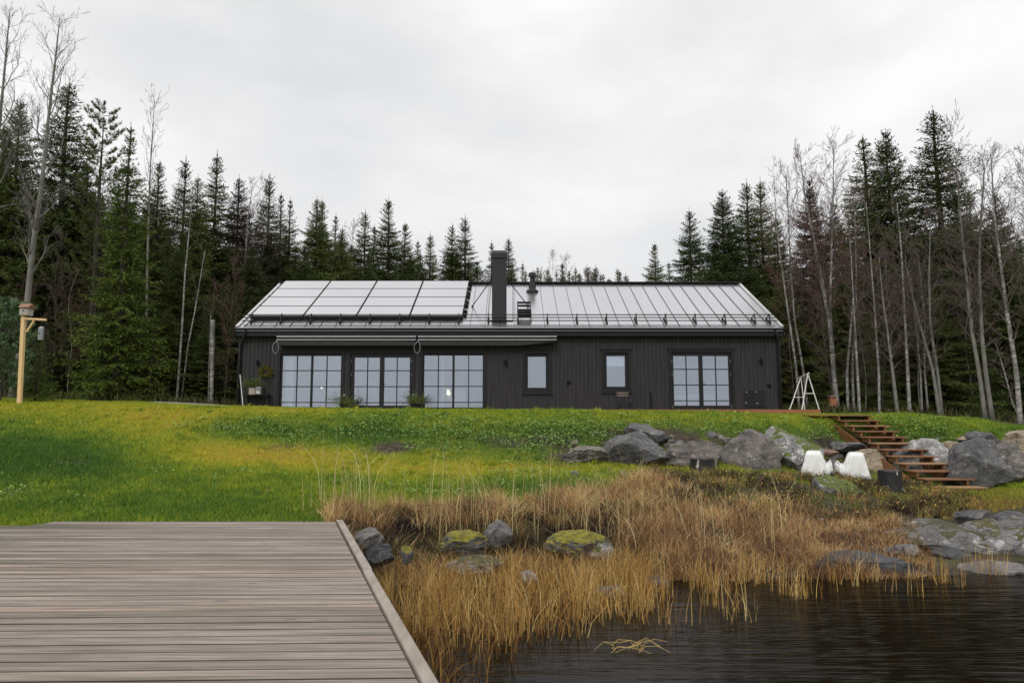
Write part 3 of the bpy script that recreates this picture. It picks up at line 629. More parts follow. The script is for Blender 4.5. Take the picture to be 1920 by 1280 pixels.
# cladding boards: cover strips over the joints, broken at each opening
b = MB(); x = HX0+.03; i = 0
while x < HX1-.05:
    w = .075; segs = [(BZ, WT-.02)]
    for (x0, x1, z0, z1) in OPEN.values():
        if x+w > x0-.13 and x < x1+.13:
            n = []
            for (a, c) in segs:
                if z0-.1 > a+.1: n.append((a, z0-.13))
                if c > z1+.15: n.append((z1+.15, c))
            segs = n
    for a, c in segs: b.box(x, x+w, WY-.024, WY, a, c)
    x += .152; i += 1
b.build('cladding_boards', 'clad', house)
# side gable boards
b = MB(); b2 = MB(); y = WY+.3
while y < BY-.1:
    zt = min(WT, 9) if False else (EZ-.25+(SL*(y-EY) if y < RY else SL*(2*RY-EY-y)))
    b.box(HX0-.022, HX0, y, y+.08, BZ, zt); b2.box(HX1, HX1+.022, y, y+.08, BZ, zt); y += .152
b.build('gable_boards', 'clad', house); b2.build('gable_boards', 'clad', house)
b = MB(); b.box(HX0-.03, HX0+.10, WY-.035, WY-.003, BZ, WT); b.build('corner_board', 'trim', house)
b = MB(); b.box(HX1-.10, HX1+.03, WY-.035, WY-.003, BZ, WT); b.build('corner_board', 'trim', house)
# --- roof
def roofpt(x, y, up=0):     # front slope
    n = Vector((0, -SL, 1)).normalized(); return Vector((x, y, EZ+SL*(y-EY)))+n*up
RX0, RX1 = HX0-.07, HX1+.10
b = MB(); t = .14; YB = 2*RY-EY
vs = [(x, y, z) for x in (RX0, RX1) for (y, z) in ((EY, EZ), (RY, RZ), (YB, EZ), (YB, EZ-t), (RY, RZ-t), (EY, EZ-t))]
b.add(vs, [(0, 6, 7, 1), (1, 7, 8, 2), (2, 8, 9, 3), (3, 9, 10, 4), (4, 10, 11, 5), (5, 11, 6, 0), (0, 1, 4, 5), (1, 2, 3, 4), (11, 10, 7, 6), (10, 9, 8, 7)])
roof = b.build('roof', 'roof', house)
b = MB(); x = RX0+.33
while x < RX1-.1:
    b.bar(roofpt(x, EY+.01, .014), roofpt(x, RY-.03, .014), .014, .028)
    b.bar((x, YB, EZ+.014), (x, RY+.03, RZ+.014), .014, .028); x += .566
b.build('standing_seams', 'seam', roof)
b = MB(); b.bar((RX0+.02, RY-.09, RZ+.01), (RX1-.02, RY-.09, RZ+.01), .2, .018); b.bar((RX0, RY, RZ+.045), (RX1, RY, RZ+.045), .12, .05)
b.build('ridge_cap', 'metal', roof)
for xv in (RX0, RX1-.12):
    b = MB(); vs = []
    for y in (EY-.01, RY):
        for up in (0.004, .05):
            for dx in (0, .12): vs.append(roofpt(xv+dx, y, up))
    b.add(vs, [(0, 1, 3, 2), (4, 6, 7, 5), (0, 4, 5, 1), (2, 3, 7, 6), (0, 2, 6, 4), (1, 5, 7, 3)]); b.build('verge_flashing', 'verge', roof)
for xv in (RX0-.015, RX1-.015):
    b = MB()
    vs = [(xx, y, z) for xx in (xv, xv+.03) for (y, z) in ((EY-.02, EZ-.02), (RY, RZ-.02), (YB+.02, EZ-.02), (YB+.02, EZ-.30), (RY, RZ-.30), (EY-.02, EZ-.30))]
    b.add(vs, [(0, 1, 4, 5), (1, 2, 3, 4), (11, 10, 7, 6), (10, 9, 8, 7), (0, 6, 7, 1), (1, 7, 8, 2), (3, 9, 10, 4), (4, 10, 11, 5), (5, 11, 6, 0), (2, 8, 9, 3)])
    b.build('barge_board', 'trim', roof)
b = MB(); b.box(RX0, RX1, EY+.03, EY+.06, EZ-.33, EZ-.142); b.box(RX0+.03, RX1-.03, EY+.06, WY-.03, EZ-.33, EZ-.30); b.build('fascia', 'trim', house)
# gutter: half round
b = MB(); n = 8; vs = []
for xg in (RX0-.02, RX1+.02):
    for r in (.062, .055):
        for k in range(n+1):
            a = PI+PI*k/n; vs.append((xg, EY-.05+r*math.cos(a), EZ-.055+r*math.sin(a)))
m = n+1; fs = []
for k in range(n): fs += [(k, k+1, 2*m+k+1, 2*m+k), (m+k+1, m+k, 3*m+k, 3*m+k+1), (k, m+k, m+k+1, k+1), (2*m+k+1, 3*m+k+1, 3*m+k, 2*m+k)]
fs += [(0, 2*m, 3*m, m), (n, m+n, 3*m+n, 2*m+n)]
b.add(vs, fs); b.bar((RX0-.02, EY-.112, EZ-.052), (RX1+.02, EY-.112, EZ-.052), .014, .012)
gut = b.build('gutter', 'metal', house, smooth=False)
xa = wx(452)+.03
MB().tube([(xa+.18, EY-.05, EZ-.11), (xa+.18, EY-.03, EZ-.22), (xa+.02, WY-.12, EZ-.48), (HX0+.06, WY-.10, EZ-.62), (HX0+.05, WY-.10, 1.9)], .038, 10).build('downpipe', 'metal', house, smooth=True)
xb = wx(1452)
MB().tube([(xb, EY-.05, EZ-.11), (xb, EY-.03, EZ-.26), (xb+.16, WY-.14, EZ-.46), (HX1-.02, WY-.12, EZ-.58), (HX1-.01, WY-.10, 2.0)], .038, 10).build('downpipe', 'metal', house, smooth=True)
# snow guard: three rails on brackets
sg = MB()
for (y, up) in ((25.88, .10), (25.96, .19), (26.04, .27)): sg.tube([roofpt(RX0+.12, y, up), roofpt(RX1-.1, y, up)], .021, 6)
sgo = sg.build('snow_guard', 'rail', house)
x = RX0+.45
while x < RX1-.1:
    b = MB()
    b.bar(roofpt(x, 25.82, .03), roofpt(x, 26.08, .30), .03, .05); b.bar(roofpt(x, 25.8, .02), roofpt(x, 26.25, .02), .07, .03); b.bar(roofpt(x, 26.26, .02), roofpt(x, 26.05, .28), .018, .03)
    b.build('bracket', 'rail', sgo); x += 1.132 if x < RX1-1.8 else .566
# solar panels 4 x 4
U0, U1 = (26.17), (30.08)
SX0, SX1 = -10.12, -1.90; dx = (SX1-SX0)/4; dy = (U1-U0)/4
fr = MB()
for r in range(4):
    y0 = U0+dy*r
    for o in (.3, .72): fr.bar(roofpt(SX0-.12, y0+dy*o, .075), roofpt(SX1+.13, y0+dy*o, .075), .05, .06)
    for c in (SX1+.07, SX0-.05):
        for o in (.3, .72): fr.bar(roofpt(c, y0+dy*o-.05, .02), roofpt(c, y0+dy*o+.05, .02), .12, .08)
x = SX0+.2
while x < SX1:
    fr.bar(roofpt(x, U0-.05, .03), roofpt(x, U0+.1, .09), .06, .05); x += .566
fr.bar(roofpt(SX0, U0+.03, .07), roofpt(SX1, U0+.03, .07), .05, .10)  # dark bar added along the lower edge as the shadow gap under the panels
fr.build('mounting_rails_and_shadow_bar', 'rail', house)
for r in range(4):
    for c in range(4):
        x0, x1 = SX0+dx*c+.018, SX0+dx*(c+1)-.018; y0, y1 = U0+dy*r+.014, U0+dy*(r+1)-.014
        b = MB(); vs = [roofpt(xx, yv, up) for up in (.125, .165) for (xx, yv) in ((x0, y0), (x1, y0), (x1, y1), (x0, y1))]
        b.add(vs, [(0, 3, 2, 1), (4, 5, 6, 7), (0, 1, 5, 4), (1, 2, 6, 5), (2, 3, 7, 6), (3, 0, 4, 7)])
        p_ = b.build('solar_panel', 'rail', house)
        b = MB(); g = .02; b.add([roofpt(xx, yv, .168) for (xx, yv) in ((x0+g, y0+g), (x1-g, y0+g), (x1-g, y1-g), (x0+g, y1-g))], [(0, 1, 2, 3)])
        b.build('cell_glass', 'panelglass', p_)
# chimney
cx0, cx1, cy0, cy1 = -.77, -.21, 25.86, 26.42; cz1 = P(960, 484, 26).z
ch = MB().box(cx0, cx1, cy0, cy1, EZ-.1, cz1).build('chimney', 'metal', house, bevel=.008)
b = MB(); vs = []; rr_ = [(.0, -.02), (.0, .16), (.04, .24), (.1, .29), (.18, .31)]
for (ins, h) in rr_:
    o = -.04+ins; vs += [(cx0+o, cy0+o, cz1+h), (cx1-o, cy0+o, cz1+h), (cx1-o, cy1-o, cz1+h), (cx0+o, cy1-o, cz1+h)]
fs = [(4*i+k, 4*i+(k+1) % 4, 4*i+4+(k+1) % 4, 4*i+4+k) for i in range(4) for k in range(4)]+[(16, 17, 18, 19), (3, 2, 1, 0)]
b.add(vs, fs).build('chimney_cap', 'metal', ch)
pz = P(921, 521, 26.2).z
for (xs_, pxe, pye) in ((cx0, 886, 577), (cx1, 990, 577)):
    Ye = 27.5; xe = P(pxe, pye, Ye).x
    b = MB(); b.tube([(xs_, 26.3, pz), roofpt(xe, Ye, .03)], .02, 6); b.bar(roofpt(xe, Ye-.09, .02), roofpt(xe, Ye+.09, .02), .08, .02)
    b.build('stay_rod', 'rail', house)
b = MB()
for (a, c) in (((cx0-.17, 26.05), (cx0-.17, 30.0)), ((cx1+.25, 26.05), (cx1+.25, 30.0)), ((cx0-.17, 26.05), (cx1+.25, 26.05))):
    b.bar(roofpt(*a, .015), roofpt(*c, .015), .03, .03)
b.build('chimney_flashing', 'seam', roof)
# roof step beside the chimney
X0, X1 = P(971, 600, 26).x, P(996, 600, 26).x
b = MB()
for (y, up) in ((26.15, .16), (26.35, .22)): b.bar(roofpt(X0, y, up), roofpt(X1, y, up), .12, .10)
for y, up in ((26.9, .10), (27.15, .18), (27.3, .25)): b.bar(roofpt(X0, y, up), roofpt(X1, y, up), .12, .07)
for xx in (X0, X1):
    b.bar(roofpt(xx, 25.95, .04), roofpt(xx, 27.4, .04), .03, .04); b.bar(roofpt(xx, 26.1, .04), roofpt(xx, 26.4, .28), .03, .04); b.bar(roofpt(xx, 26.85, .04), roofpt(xx, 27.35, .28), .03, .04)
b.build('roof_step', 'rail', house)
vp = roofpt(P(998, 545, 29.2).x, 29.2)
MB().lathe(vp, [(.26, -.13), (.27, 0.02), (.16, .10), (.15, .30), (.11, .34), (.10, .62), (.17, .64), (.17, .70), (.16, .80), (.09, .84)], 18).build('vent_pipe', 'metal', house, smooth=False)
# --- windows
def glasspane(b, x0, x1, z0, z1, y): b.box(x0, x1, y, y+.012, z0, z1)
def trimframe(k, sill=False):
    x0, x1, z0, z1 = OPEN[k]; b = MB()
    b.box(x0-.10, x0, WY-.035, WY-.001, z0 if not sill else z0-.10, z1); b.box(x1, x1+.10, WY-.035, WY-.001, z0 if not sill else z0-.10, z1)
    b.box(x0-.12, x1+.12, WY-.037, WY-.001, z1, z1+.10); b.box(x0-.15, x1+.15, WY-.065, WY-.001, z1+.10, z1+.125)
    if sill: b.box(x0, x1, WY-.035, WY-.001, z0-.10, z0); b.box(x0-.13, x1+.13, WY-.07, WY-.001, z0-.125, z0-.10)
    return b
def gridwindow(k, name, leaves, pxv, pyh, door=False, lab=None):
    """leaves: list of (px0,px1) glass spans; pxv: muntin px per leaf; pyh: muntin rows"""
    x0, x1, z0, z1 = OPEN[k]
    w = trimframe(k).build(name, 'trim', house)
    if lab: w['label'] = lab
    f = MB(); Yf = WY+.03; zt = leaves[0][2]
    gx = [(wx(a), wx(c)) for a, c, _ in leaves]; ztop = wz(zt); zb = z0+(.12 if door else .05)
    f.box(x0+.002, x1-.002, Yf, Yf+.09, ztop, z1-.002); f.box(x0+.002, x1-.002, Yf, Yf+.09, z0+.002, zb)
    prev = x0+.002
    for (a, c) in gx: f.box(prev, a, Yf, Yf+.09, zb, ztop); prev = c
    f.box(prev, x1-.002, Yf, Yf+.09, zb, ztop)
    fo = f.build('frame', 'trim', w)
    mu = MB()
    for (a, c), vs_ in zip(gx, pxv):
        for v in vs_: mu.box(wx(v)-.017, wx(v)+.017, Yf+.008, Yf+.06, zb, ztop)
        for r in pyh: mu.box(a, c, Yf+.012, Yf+.056, wz(r)-.017, wz(r)+.017)
    mu.build('muntins', 'trim', w)
    for (a, c) in gx:
        g = MB(); g.box(a, c, Yf+.028, Yf+.04, zb, ztop); g.build('pane', 'glass', w)
    if door:
        for sx_ in (x0+.03, x1-.03):
            for r in (677, 702, 762):
                MB().tube([(sx_, Yf-.02, wz(r)-.06), (sx_, Yf-.02, wz(r)+.06)], .011, 8).build('hinge', 'alu', w)
        cxm = (gx[0][1]+gx[1][0])/2
        h = MB(); h.bar((cxm+.03, Yf-.01, 3.05), (cxm+.03, Yf-.05, 3.05), .02, .02); h.bar((cxm+.03, Yf-.05, 3.05), (cxm+.14, Yf-.05, 3.05), .02, .02); h.build('handle', 'rail', w)
    return w
gridwindow('w1', 'window', [(528.5, 582, 667), (586, 638.5, 667)], [[556], [612]], [694.5, 724.5, 754])
gridwindow('d1', 'glazed_door', [(664, 711.5, 670), (720, 768, 670)], [[688.5], [744]], [694.5, 724.5, 754.5], True)
gridwindow('w2', 'window', [(795, 848, 666), (852, 905, 666)], [[821.5], [878.5]], [694, 724, 754])
gridwindow('d2', 'glazed_door', [(1263.5, 1311, 667), (1318.5, 1367, 667)], [[1287.5], [1343]], [692, 721.5, 751], True)
for k, (a, c, t0, t1) in (('w3', (990, 1023.5, 668.5, 726.5)), ('w4', (1138, 1172.5, 667, 724.5))):
    x0, x1, z0, z1 = OPEN[k]; w = trimframe(k, True).build('window', 'trim', house)
    gx0, gx1, gz0, gz1 = wx(a), wx(c), wz(t1), wz(t0); f = MB(); Yf = WY+.03
    f.box(x0+.002, gx0, Yf, Yf+.09, z0+.002, z1-.002); f.box(gx1, x1-.002, Yf, Yf+.09, z0+.002, z1-.002)
    f.box(gx0, gx1, Yf, Yf+.09, z0+.002, gz0); f.box(gx0, gx1, Yf, Yf+.09, gz1, z1-.002); f.build('frame', 'trim', w)
    MB().box(gx0, gx1, Yf+.03, Yf+.042, gz0, gz1).build('pane', 'glass', w)
b = MB().box(wx(1138.5), wx(1172), WY+.09, WY+.10, wz(686), wz(667)); b.build('roller_blind', 'white', house)
# interior shell so that the glass looks into real rooms
MB().box(HX0+.25, HX1-.25, WY+.25, BY-.25, FZ-.06, FZ).build('room_floor', 'floorw', house)
MB().box(HX0+.25, HX1-.25, WY+.25, BY-.25, WT-.14, WT-.1).build('room_ceiling', 'room', house)
b = MB()
for xx in (-3.6+.9, .2, 2.9, 5.2): b.box(xx, xx+.1, WY+.25, BY-.25, FZ, WT-.14)
b.box(HX0+.25, HX1-.25, 30.5, 30.6, FZ, WT-.14); b.build('room_wall', 'room', house)
# fixtures on the wall
for (px, py) in ((483, 680), (948, 680), (1427, 677)):
    p = Vector((wx(px), WY-.024, wz(py))); b = MB(); b.box(p.x-.05, p.x+.05, p.y-.02, p.y, p.z-.05, p.z+.05); b.tube([p+Vector((0, -.07, .1)), p+Vector((0, -.07, -.09))], .045, 12); b.build('wall_lamp', 'rail', house)
for (px, py) in ((1066, 716), (1441, 722)):
    p = Vector((wx(px), WY-.024, wz(py))); b = MB(); b.box(p.x-.07, p.x+.07, p.y-.06, p.y, p.z-.05, p.z+.05); b.box(p.x-.06, p.x+.06, p.y-.075, p.y-.06, p.z-.04, p.z+.035); b.build('outdoor_socket', 'rail', house, bevel=.006)
b = MB(); hx0, hx1, hz0, hz1 = wx(1394), wx(1432), wz(763), wz(731); b.box(hx0, hx1, WY-.05, WY-.024, hz0, hz1)
hatch = b.build('wall_hatch', 'trim', house, bevel=.004)
b.v = []; 
for (px, py) in ((1397.5, 735), (1415, 734.5), (1396, 755), (1417, 756)):
    MB().box(wx(px)-.03, wx(px)+.03, WY-.062, WY-.05, wz(py)-.02, wz(py)+.02).build('hinge', 'alu', hatch)
# --- two folded awnings
for (pa, pb) in ((518.5, 780), (783.5, 1044)):
    YA = WY-.42; x0, x1 = P(pa, 632, YA).x, P(pb, 632, YA).x; zt, zb = P(960, 629.5, YA).z, P(960, 636, YA).z
    b = MB(); b.box(x0, x1, YA, YA+.05, zt-.04, zt); b.box(x0, x1, YA-.012, YA+.05, zb-.03, zb)
    aw = b.build('awning', 'awnbar', house)
    MB().box(x0+.01, x1-.01, YA+.02, YA+.05, zb, zt-.04).build('front_rail', 'trim', aw)
    b = MB(); z0a, z1a = P(960, 647, YA).z, zb-.045
    n = 14; vs = []
    for i in range(n+1):
        t_ = i/n; x_ = x0+.05+(x1-x0-.1)*t_
        sag = (z1a-z0a)*(1.0 if t_ < .75 else 1-.75*(t_-.75)/.25) if pb > 900 else (z1a-z0a)
        vs += [(x_, YA+.02, z1a-.002), (x_, YA+.05, z1a-sag), (x_, YA+.33, z1a-sag-.02), (x_, YA+.36, z1a+.05)]
    fs = [(4*i+k, 4*i+4+k, 4*i+4+(k+1) % 4, 4*i+(k+1) % 4) for i in range(n) for k in range(4)]+[(0, 1, 2, 3), (4*n+3, 4*n+2, 4*n+1, 4*n)]
    b.add(vs, fs).build('awning_cloth', 'awn', aw)
    b = MB()
    for xx in (x0+.3, (x0+x1)/2, x1-.3): b.box(xx-.04, xx+.04, YA+.05, WY-.024, zb-.02, zb+.05)
    b.box(x0+.02, x1-.02, WY-.16, WY-.03, zb-.03, zt); b.build('awning_arm', 'trim', aw)
    pts = []
    for i in range(15):
        a = PI*2*i/14*.82+.25*PI; pts.append((x0-.02+.11*math.sin(a)*-1, YA-.01, zb-.30+.23*math.cos(a)))
    b = MB().tube([(x0+.04, YA-.01, zb-.03)]+pts[1:], .011, 6); b.build('crank_loop', 'alu', aw, smooth=True)
# ------------------------------------------------------------------ things inside the windows
def at_room(px, py, Y): return P(px, py, Y)
p = at_room(839, 740, 27.4)
t = thing('table_lamp', (p.x, 27.4, p.z-.1), 'lit table lamp with cream shade behind the right large window', 'lamp')
MB().lathe((p.x, 27.4, p.z-.11), [(.09, 0), (.09, .02), (.02, .04), (.015, .16)], 14).build('base', 'alu', t)
MB().lathe((p.x, 27.4, p.z), [(.125, 0), (.085, .21)], 20).build('lamp_shade', 'lamp', t)
t = thing('side_table', (p.x, 27.45, FZ), 'small white table carrying the lit lamp indoors', 'table')
MB().box(p.x-.35, p.x+.3, 27.2, 27.7, p.z-.15, p.z-.112).build('tabletop', 'white', t)
for dx_, dy_ in ((-.3, 27.25), (.25, 27.25), (-.3, 27.65), (.25, 27.65)): MB().box(p.x+dx_-.02, p.x+dx_+.02, dy_-.02, dy_+.02, FZ, p.z-.15).build('leg', 'white', t)
p = at_room(857, 762, 27.2)
t = thing('armchair', (p.x, 27.2, FZ), 'pale round-backed armchair indoors beside the lit lamp', 'armchair')
vs, fs = [], []; n = 18
for i in range(n+1):
    a = -PI*.12+PI*1.24*i/n
    for (r, z) in ((.33, FZ+.22), (.36, FZ+.45+.32*max(0, math.sin(a))), (.32, FZ+.46+.32*max(0, math.sin(a))), (.27, FZ+.22)): vs.append((p.x+r*math.cos(a), 27.25+r*math.sin(a), z))
fs = [(4*i+k, 4*i+4+k, 4*i+4+(k+1) % 4, 4*i+(k+1) % 4) for i in range(n) for k in range(4)]+[(0, 1, 2, 3), (4*n+3, 4*n+2, 4*n+1, 4*n)]
MB().add(vs, fs).build('backrest', 'white', t); MB().lathe((p.x, 27.22, FZ+.20), [(.26, 0), (.3, .05), (.3, .15), (.25, .19)], 18).build('seat', 'white', t)
for sx_ in (-.2, .2):
    for sy_ in (-.15, .2): MB().tube([(p.x+sx_*1.1, 27.22+sy_*1.1, FZ), (p.x+sx_, 27.22+sy_, FZ+.22)], .018, 6).build('leg', 'greywood', t)
p = at_room(599, 706, 27.6)
t = thing('pendant_lamp', (p.x, 27.6, p.z), 'white layered pendant lamp hanging inside the left large window', 'lamp')
MB().lathe((p.x, 27.6, p.z-.17), [(.10, 0), (.2, .03), (.13, .08), (.25, .11), (.15, .17), (.21, .2), (.1, .27), (.06, .33)], 20).build('lamp_shade', 'white', t)
MB().tube([(p.x, 27.6, p.z+.15), (p.x, 27.6, WT-.14)], .006, 5).build('cord', 'white', t)
p = at_room(603, 727, 27.3)
t = thing('candle_lamp', (p.x, 27.3, p.z), 'small glowing bulb on a stand inside the left large window', 'lamp')
MB().lathe((p.x, 27.3, p.z-.03), [(.015, 0), (.035, .02), (.035, .06), (.015, .08)], 10).build('bulb', 'candle', t); MB().tube([(p.x, 27.3, FZ), (p.x, 27.3, p.z-.03)], .008, 6).build('stand', 'alu', t)
# curtain panels
for (pa, pb, lab) in ((529, 545, 'pale curtain gathered at the left edge of the left large window'), ):
    xa_, xb_ = wx(pa), wx(pb); n = 26; vs = []
    for i in range(n+1):
        x_ = xa_+(xb_-xa_)*i/n; y_ = WY+.34+.03*math.sin(i*1.7)
        vs += [(x_, y_, FZ+.03), (x_, y_, 4.3), (x_, y_+.01, 4.3), (x_, y_+.01, FZ+.03)]
    fs = [(4*i+k, 4*i+4+k, 4*i+4+(k+1) % 4, 4*i+(k+1) % 4) for i in range(n) for k in range(4)]
    tag(MB().add(vs, fs).build('curtain', 'white'), lab, 'curtain')
x0, x1 = wx(1310), wx(1400)
t = thing('bed', ((x0+x1)/2, 28.2, FZ), 'white made bed inside the right-hand glazed door', 'bed')
MB().box(x0-.9, x0+1.0, 27.3, 29.3, FZ+.3, FZ+.58).build('mattress', 'white', t, bevel=.05); MB().box(x0-.93, x0+1.03, 27.27, 29.33, FZ+.05, FZ+.3).build('bed_frame', 'greywood', t)
t = thing('dining_table', (wx(600), 28.2, FZ), 'pale dining table inside the left large window', 'table')
MB().box(wx(570), wx(632), 27.9, 28.8, FZ+.70, FZ+.735).build('tabletop', 'room', t)
for (a, c) in ((574, 27.97), (628, 27.97), (574, 28.73), (628, 28.73)): MB().box(wx(a)-.03, wx(a)+.03, c-.03, c+.03, FZ, FZ+.70).build('leg', 'room', t)

# ------------------------------------------------------------------ terrace deck
DKZ = 2.085
t = thing('terrace_deck', (1, 24.6, DKZ), 'low red-brown timber terrace along the front of the black house', 'terrace')
b = MB(); y = 24.02
while y < WY-.06: b.box(-9.6, 10.72, y, y+.113, DKZ-.028, DKZ); y += .12
b.build('deck_boards', 'deckwood', t)
MB().box(-9.6, 10.74, 23.98, 24.015, DKZ-.23, DKZ+.0).build('front_board', 'deckwood', t)
MB().box(10.74, 10.775, 23.98, 27.5, DKZ-.23, DKZ).build('side_board', 'deckwood', t)
MB().box(10.16, 10.74, WY-.06, 27.5, DKZ-.028, DKZ-.002).build('side_boards', 'deckwood', t)
b = MB(); x = -9.5
while x < 10.7: b.box(x, x+.045, 24.03, WY-.1, DKZ-.2, DKZ-.03); x += .6
b.build('joists', 'deckwood', t)
# ------------------------------------------------------------------ small things on and near the terrace
rt = random.Random(8)
def sprigs(n, c, rad, hz, seed, droop=.2, ln=.22, up=.6):
    """needle sprigs spreading from a centre: returns V, F, rnd arrays"""
    R = np.random.RandomState(seed); a = R.uniform(0, 2*PI, n); el = R.normal(up, .45, n)
    d = np.stack([np.cos(a)*np.cos(el), np.sin(a)*np.cos(el), np.sin(el)], -1); Ls = ln*R.uniform(.5, 1.4, n)
    st = np.array(c)+np.stack([R.normal(0, rad, n), R.normal(0, rad, n), R.uniform(0, hz, n)], -1)
    k = 9; tt = np.linspace(.1, 1, k)[None, :, None]
    p = st[:, None]+d[:, None]*Ls[:, None, None]*tt-np.array([0, 0, 1])*droop*(tt**2)*Ls[:, None, None]
    p = p.reshape(-1, 3); dd = np.repeat(d, k, 0)+R.normal(0, .55, (n*k, 3)); dd /= np.linalg.norm(dd, axis=1, keepdims=True)
    s = np.cross(dd, R.normal(size=(n*k, 3))); s /= np.linalg.norm(s, axis=1, keepdims=True)
    l_ = .055*R.uniform(.6, 1.3, (n*k, 1)); w = .011
    V = np.stack([p, p+dd*l_*.5+s*w, p+dd*l_, p+dd*l_*.5-s*w], 1)
    return V.reshape(-1, 3), np.arange(n*k*4).reshape(-1, 4), np.repeat(np.clip(R.uniform(0, 1, n*k), 0, 1), 4)
mats['needle'] = leafmat('green needles', [(0, (.03, .055, .012)), (.5, (.08, .12, .025)), (1, (.18, .21, .05))], trans=.1)
mats['wreathm'] = leafmat('yellow green wreath leaves', [(0, (.05, .055, .01)), (.5, (.14, .13, .02)), (1, (.26, .21, .04))], trans=.1)
for i, (px, lab) in enumerate(((646, 'potted spruce twigs left of the double glazed terrace door'), (780, 'potted spruce twigs right of the double glazed terrace door'))):
    Yp = 25.1; x = (px-960)/F*Yp; t = thing('potted_evergreen', (x, Yp, DKZ), lab, 'potted plant', 'potted evergreens by the terrace door')
    MB().lathe((x, Yp, DKZ), [(.13, 0), (.17, .2), (.18, .22), (.16, .22), (.15, .19)], 16).build('pot', 'trim', t)
    V, Fq, r = sprigs(150, (x, Yp, DKZ+.18), .12, .08, 40+i, .25, .62 if i == 0 else .50, .35 if i == 0 else .75)
    npmesh('foliage', V, [Fq], mats['needle'], t, attr={'rnd': r})
for (px, lab) in ((647, 'thin black garden light standing behind the left potted twigs'), (776, 'thin black garden light standing behind the right potted twigs')):
    Yp = 25.35; x = (px-960)/F*Yp; zt = P(px, 741, Yp).z; t = thing('garden_light', (x, Yp, DKZ), lab, 'garden light', 'garden lights by the terrace door')
    MB().tube([(x, Yp, DKZ), (x, Yp, zt-.04)], .013, 8).build('stake', 'rail', t); MB().lathe((x, Yp, zt-.04), [(.03, 0), (.05, .02), (.05, .05), (.07, .06), (.02, .09)], 12).build('lamp_head', 'alu', t)
# shelf table at the left corner with crate, lantern, twigs, wreath
x0, x1 = wx(464), wx(510); zt = wz(739.5)
t = thing('console_table', ((x0+x1)/2, 25.55, DKZ), 'dark console table against the wall at the left end of the house', 'table')
MB().box(x0, x1, 25.4, 25.74, zt-.035, zt).build('tabletop', 'trim', t)
for a in (x0+.05, x1-.05):
    for y in (25.44, 25.7): MB().box(a-.02, a+.02, y-.02, y+.02, 2.05, zt-.035).build('leg', 'trim', t)
MB().box(x0+.06, x1-.06, 25.42, 25.72, zt-.5, zt-.47).build('shelf', 'trim', t)
cx = wx(481); t = thing('wooden_crate', (cx, 25.55, zt), 'small grey wooden crate of twigs on the dark console table', 'crate')
MB().box(cx-.13, cx+.10, 25.43, 25.66, zt, zt+.25).build('crate_body', 'greywood', t)
V, Fq, r = sprigs(150, (cx-.02, 25.5, zt+.24), .10, .12, 51, .35, .50, .7); npmesh('foliage', V, [Fq], mats['needle'], t, attr={'rnd': r})
cx = wx(492.5); t = thing('lantern', (cx, 25.48, zt), 'square silver tin lantern beside the crate on the console table', 'lantern')
MB().box(cx-.10, cx+.10, 25.38, 25.57, zt, zt+.28).build('lantern_body', 'alu', t, bevel=.01); MB().box(cx-.04, cx+.05, 25.37, 25.381, zt+.04, zt+.12).build('window', 'white', t)
wc = Vector((wx(500.5), WY-.07, wz(697.5)))
V, Fq, r = [], [], []; off = 0
for i in range(20):
    a = 2*PI*i/20; v, f, q = sprigs(9, (wc.x+.17*math.cos(a), wc.y, wc.z+.17*math.sin(a)), .03, .03, 60+i, .1, .10, .1); V.append(v); Fq.append(f+off); r.append(q); off += len(v)
wr = npmesh('wreath', np.concatenate(V), [np.concatenate(Fq)], mats['wreathm'], attr={'rnd': np.concatenate(r)})
tag(wr, 'round yellow-green leaf wreath hung on the black wall', 'wreath')
a, b_ = P(450, 702, 25.3), P(455.5, 761, 25.2)
tag(MB().tube([a, b_], .016, 8).build('broom_stick', 'whitem'), 'thin white stick leaning on the left corner of the house', 'stick')
# folding chair beneath the window and dark pole
Yc = 25.1
def pc(px, py, dy=0): return P(px, py, Yc+dy)
t = thing('folding_chair', (pc(1172, 768).x, Yc, DKZ), 'dark folding garden chair with wooden back slats below the small right window', 'chair')
for (py) in (736.5, 741): MB().bar(pc(1155, py, .2), pc(1179, py, .2), .02, .06).build('back_slat', 'chairslat', t)
b = MB(); 
for k in range(6): b.bar(pc(1160, 755.5, -.2+k*.08), pc(1187.5, 755.5, -.2+k*.08), .06, .018)
b.build('seat', 'trim', t)
for (pu, ) in ((1156,), (1178,)):
    q0 = pc(pu, 734, .22); q1 = pc(pu+4, 768, -.22); q1.z = DKZ
    MB().tube([q0, q1], .011, 6).build('leg', 'rail', t)
    q0 = pc(pu+6, 756, -.2); q1 = pc(pu+3, 768, .25); q1.z = DKZ; MB().tube([q0, q1], .011, 6).build('leg', 'rail', t)
q = P(1220, 734, 25.4)
t = thing('parasol_foot_pole', (q.x, 25.4, DKZ), 'short black pole standing on the terrace between small window and right door', 'pole')
MB().tube([(q.x, 25.4, DKZ+.03), (q.x, 25.4, q.z)], .028, 10).build('pole', 'rail', t); MB().lathe((q.x, 25.4, DKZ), [(.16, 0), (.16, .025), (.04, .035)], 16).build('base', 'rail', t)
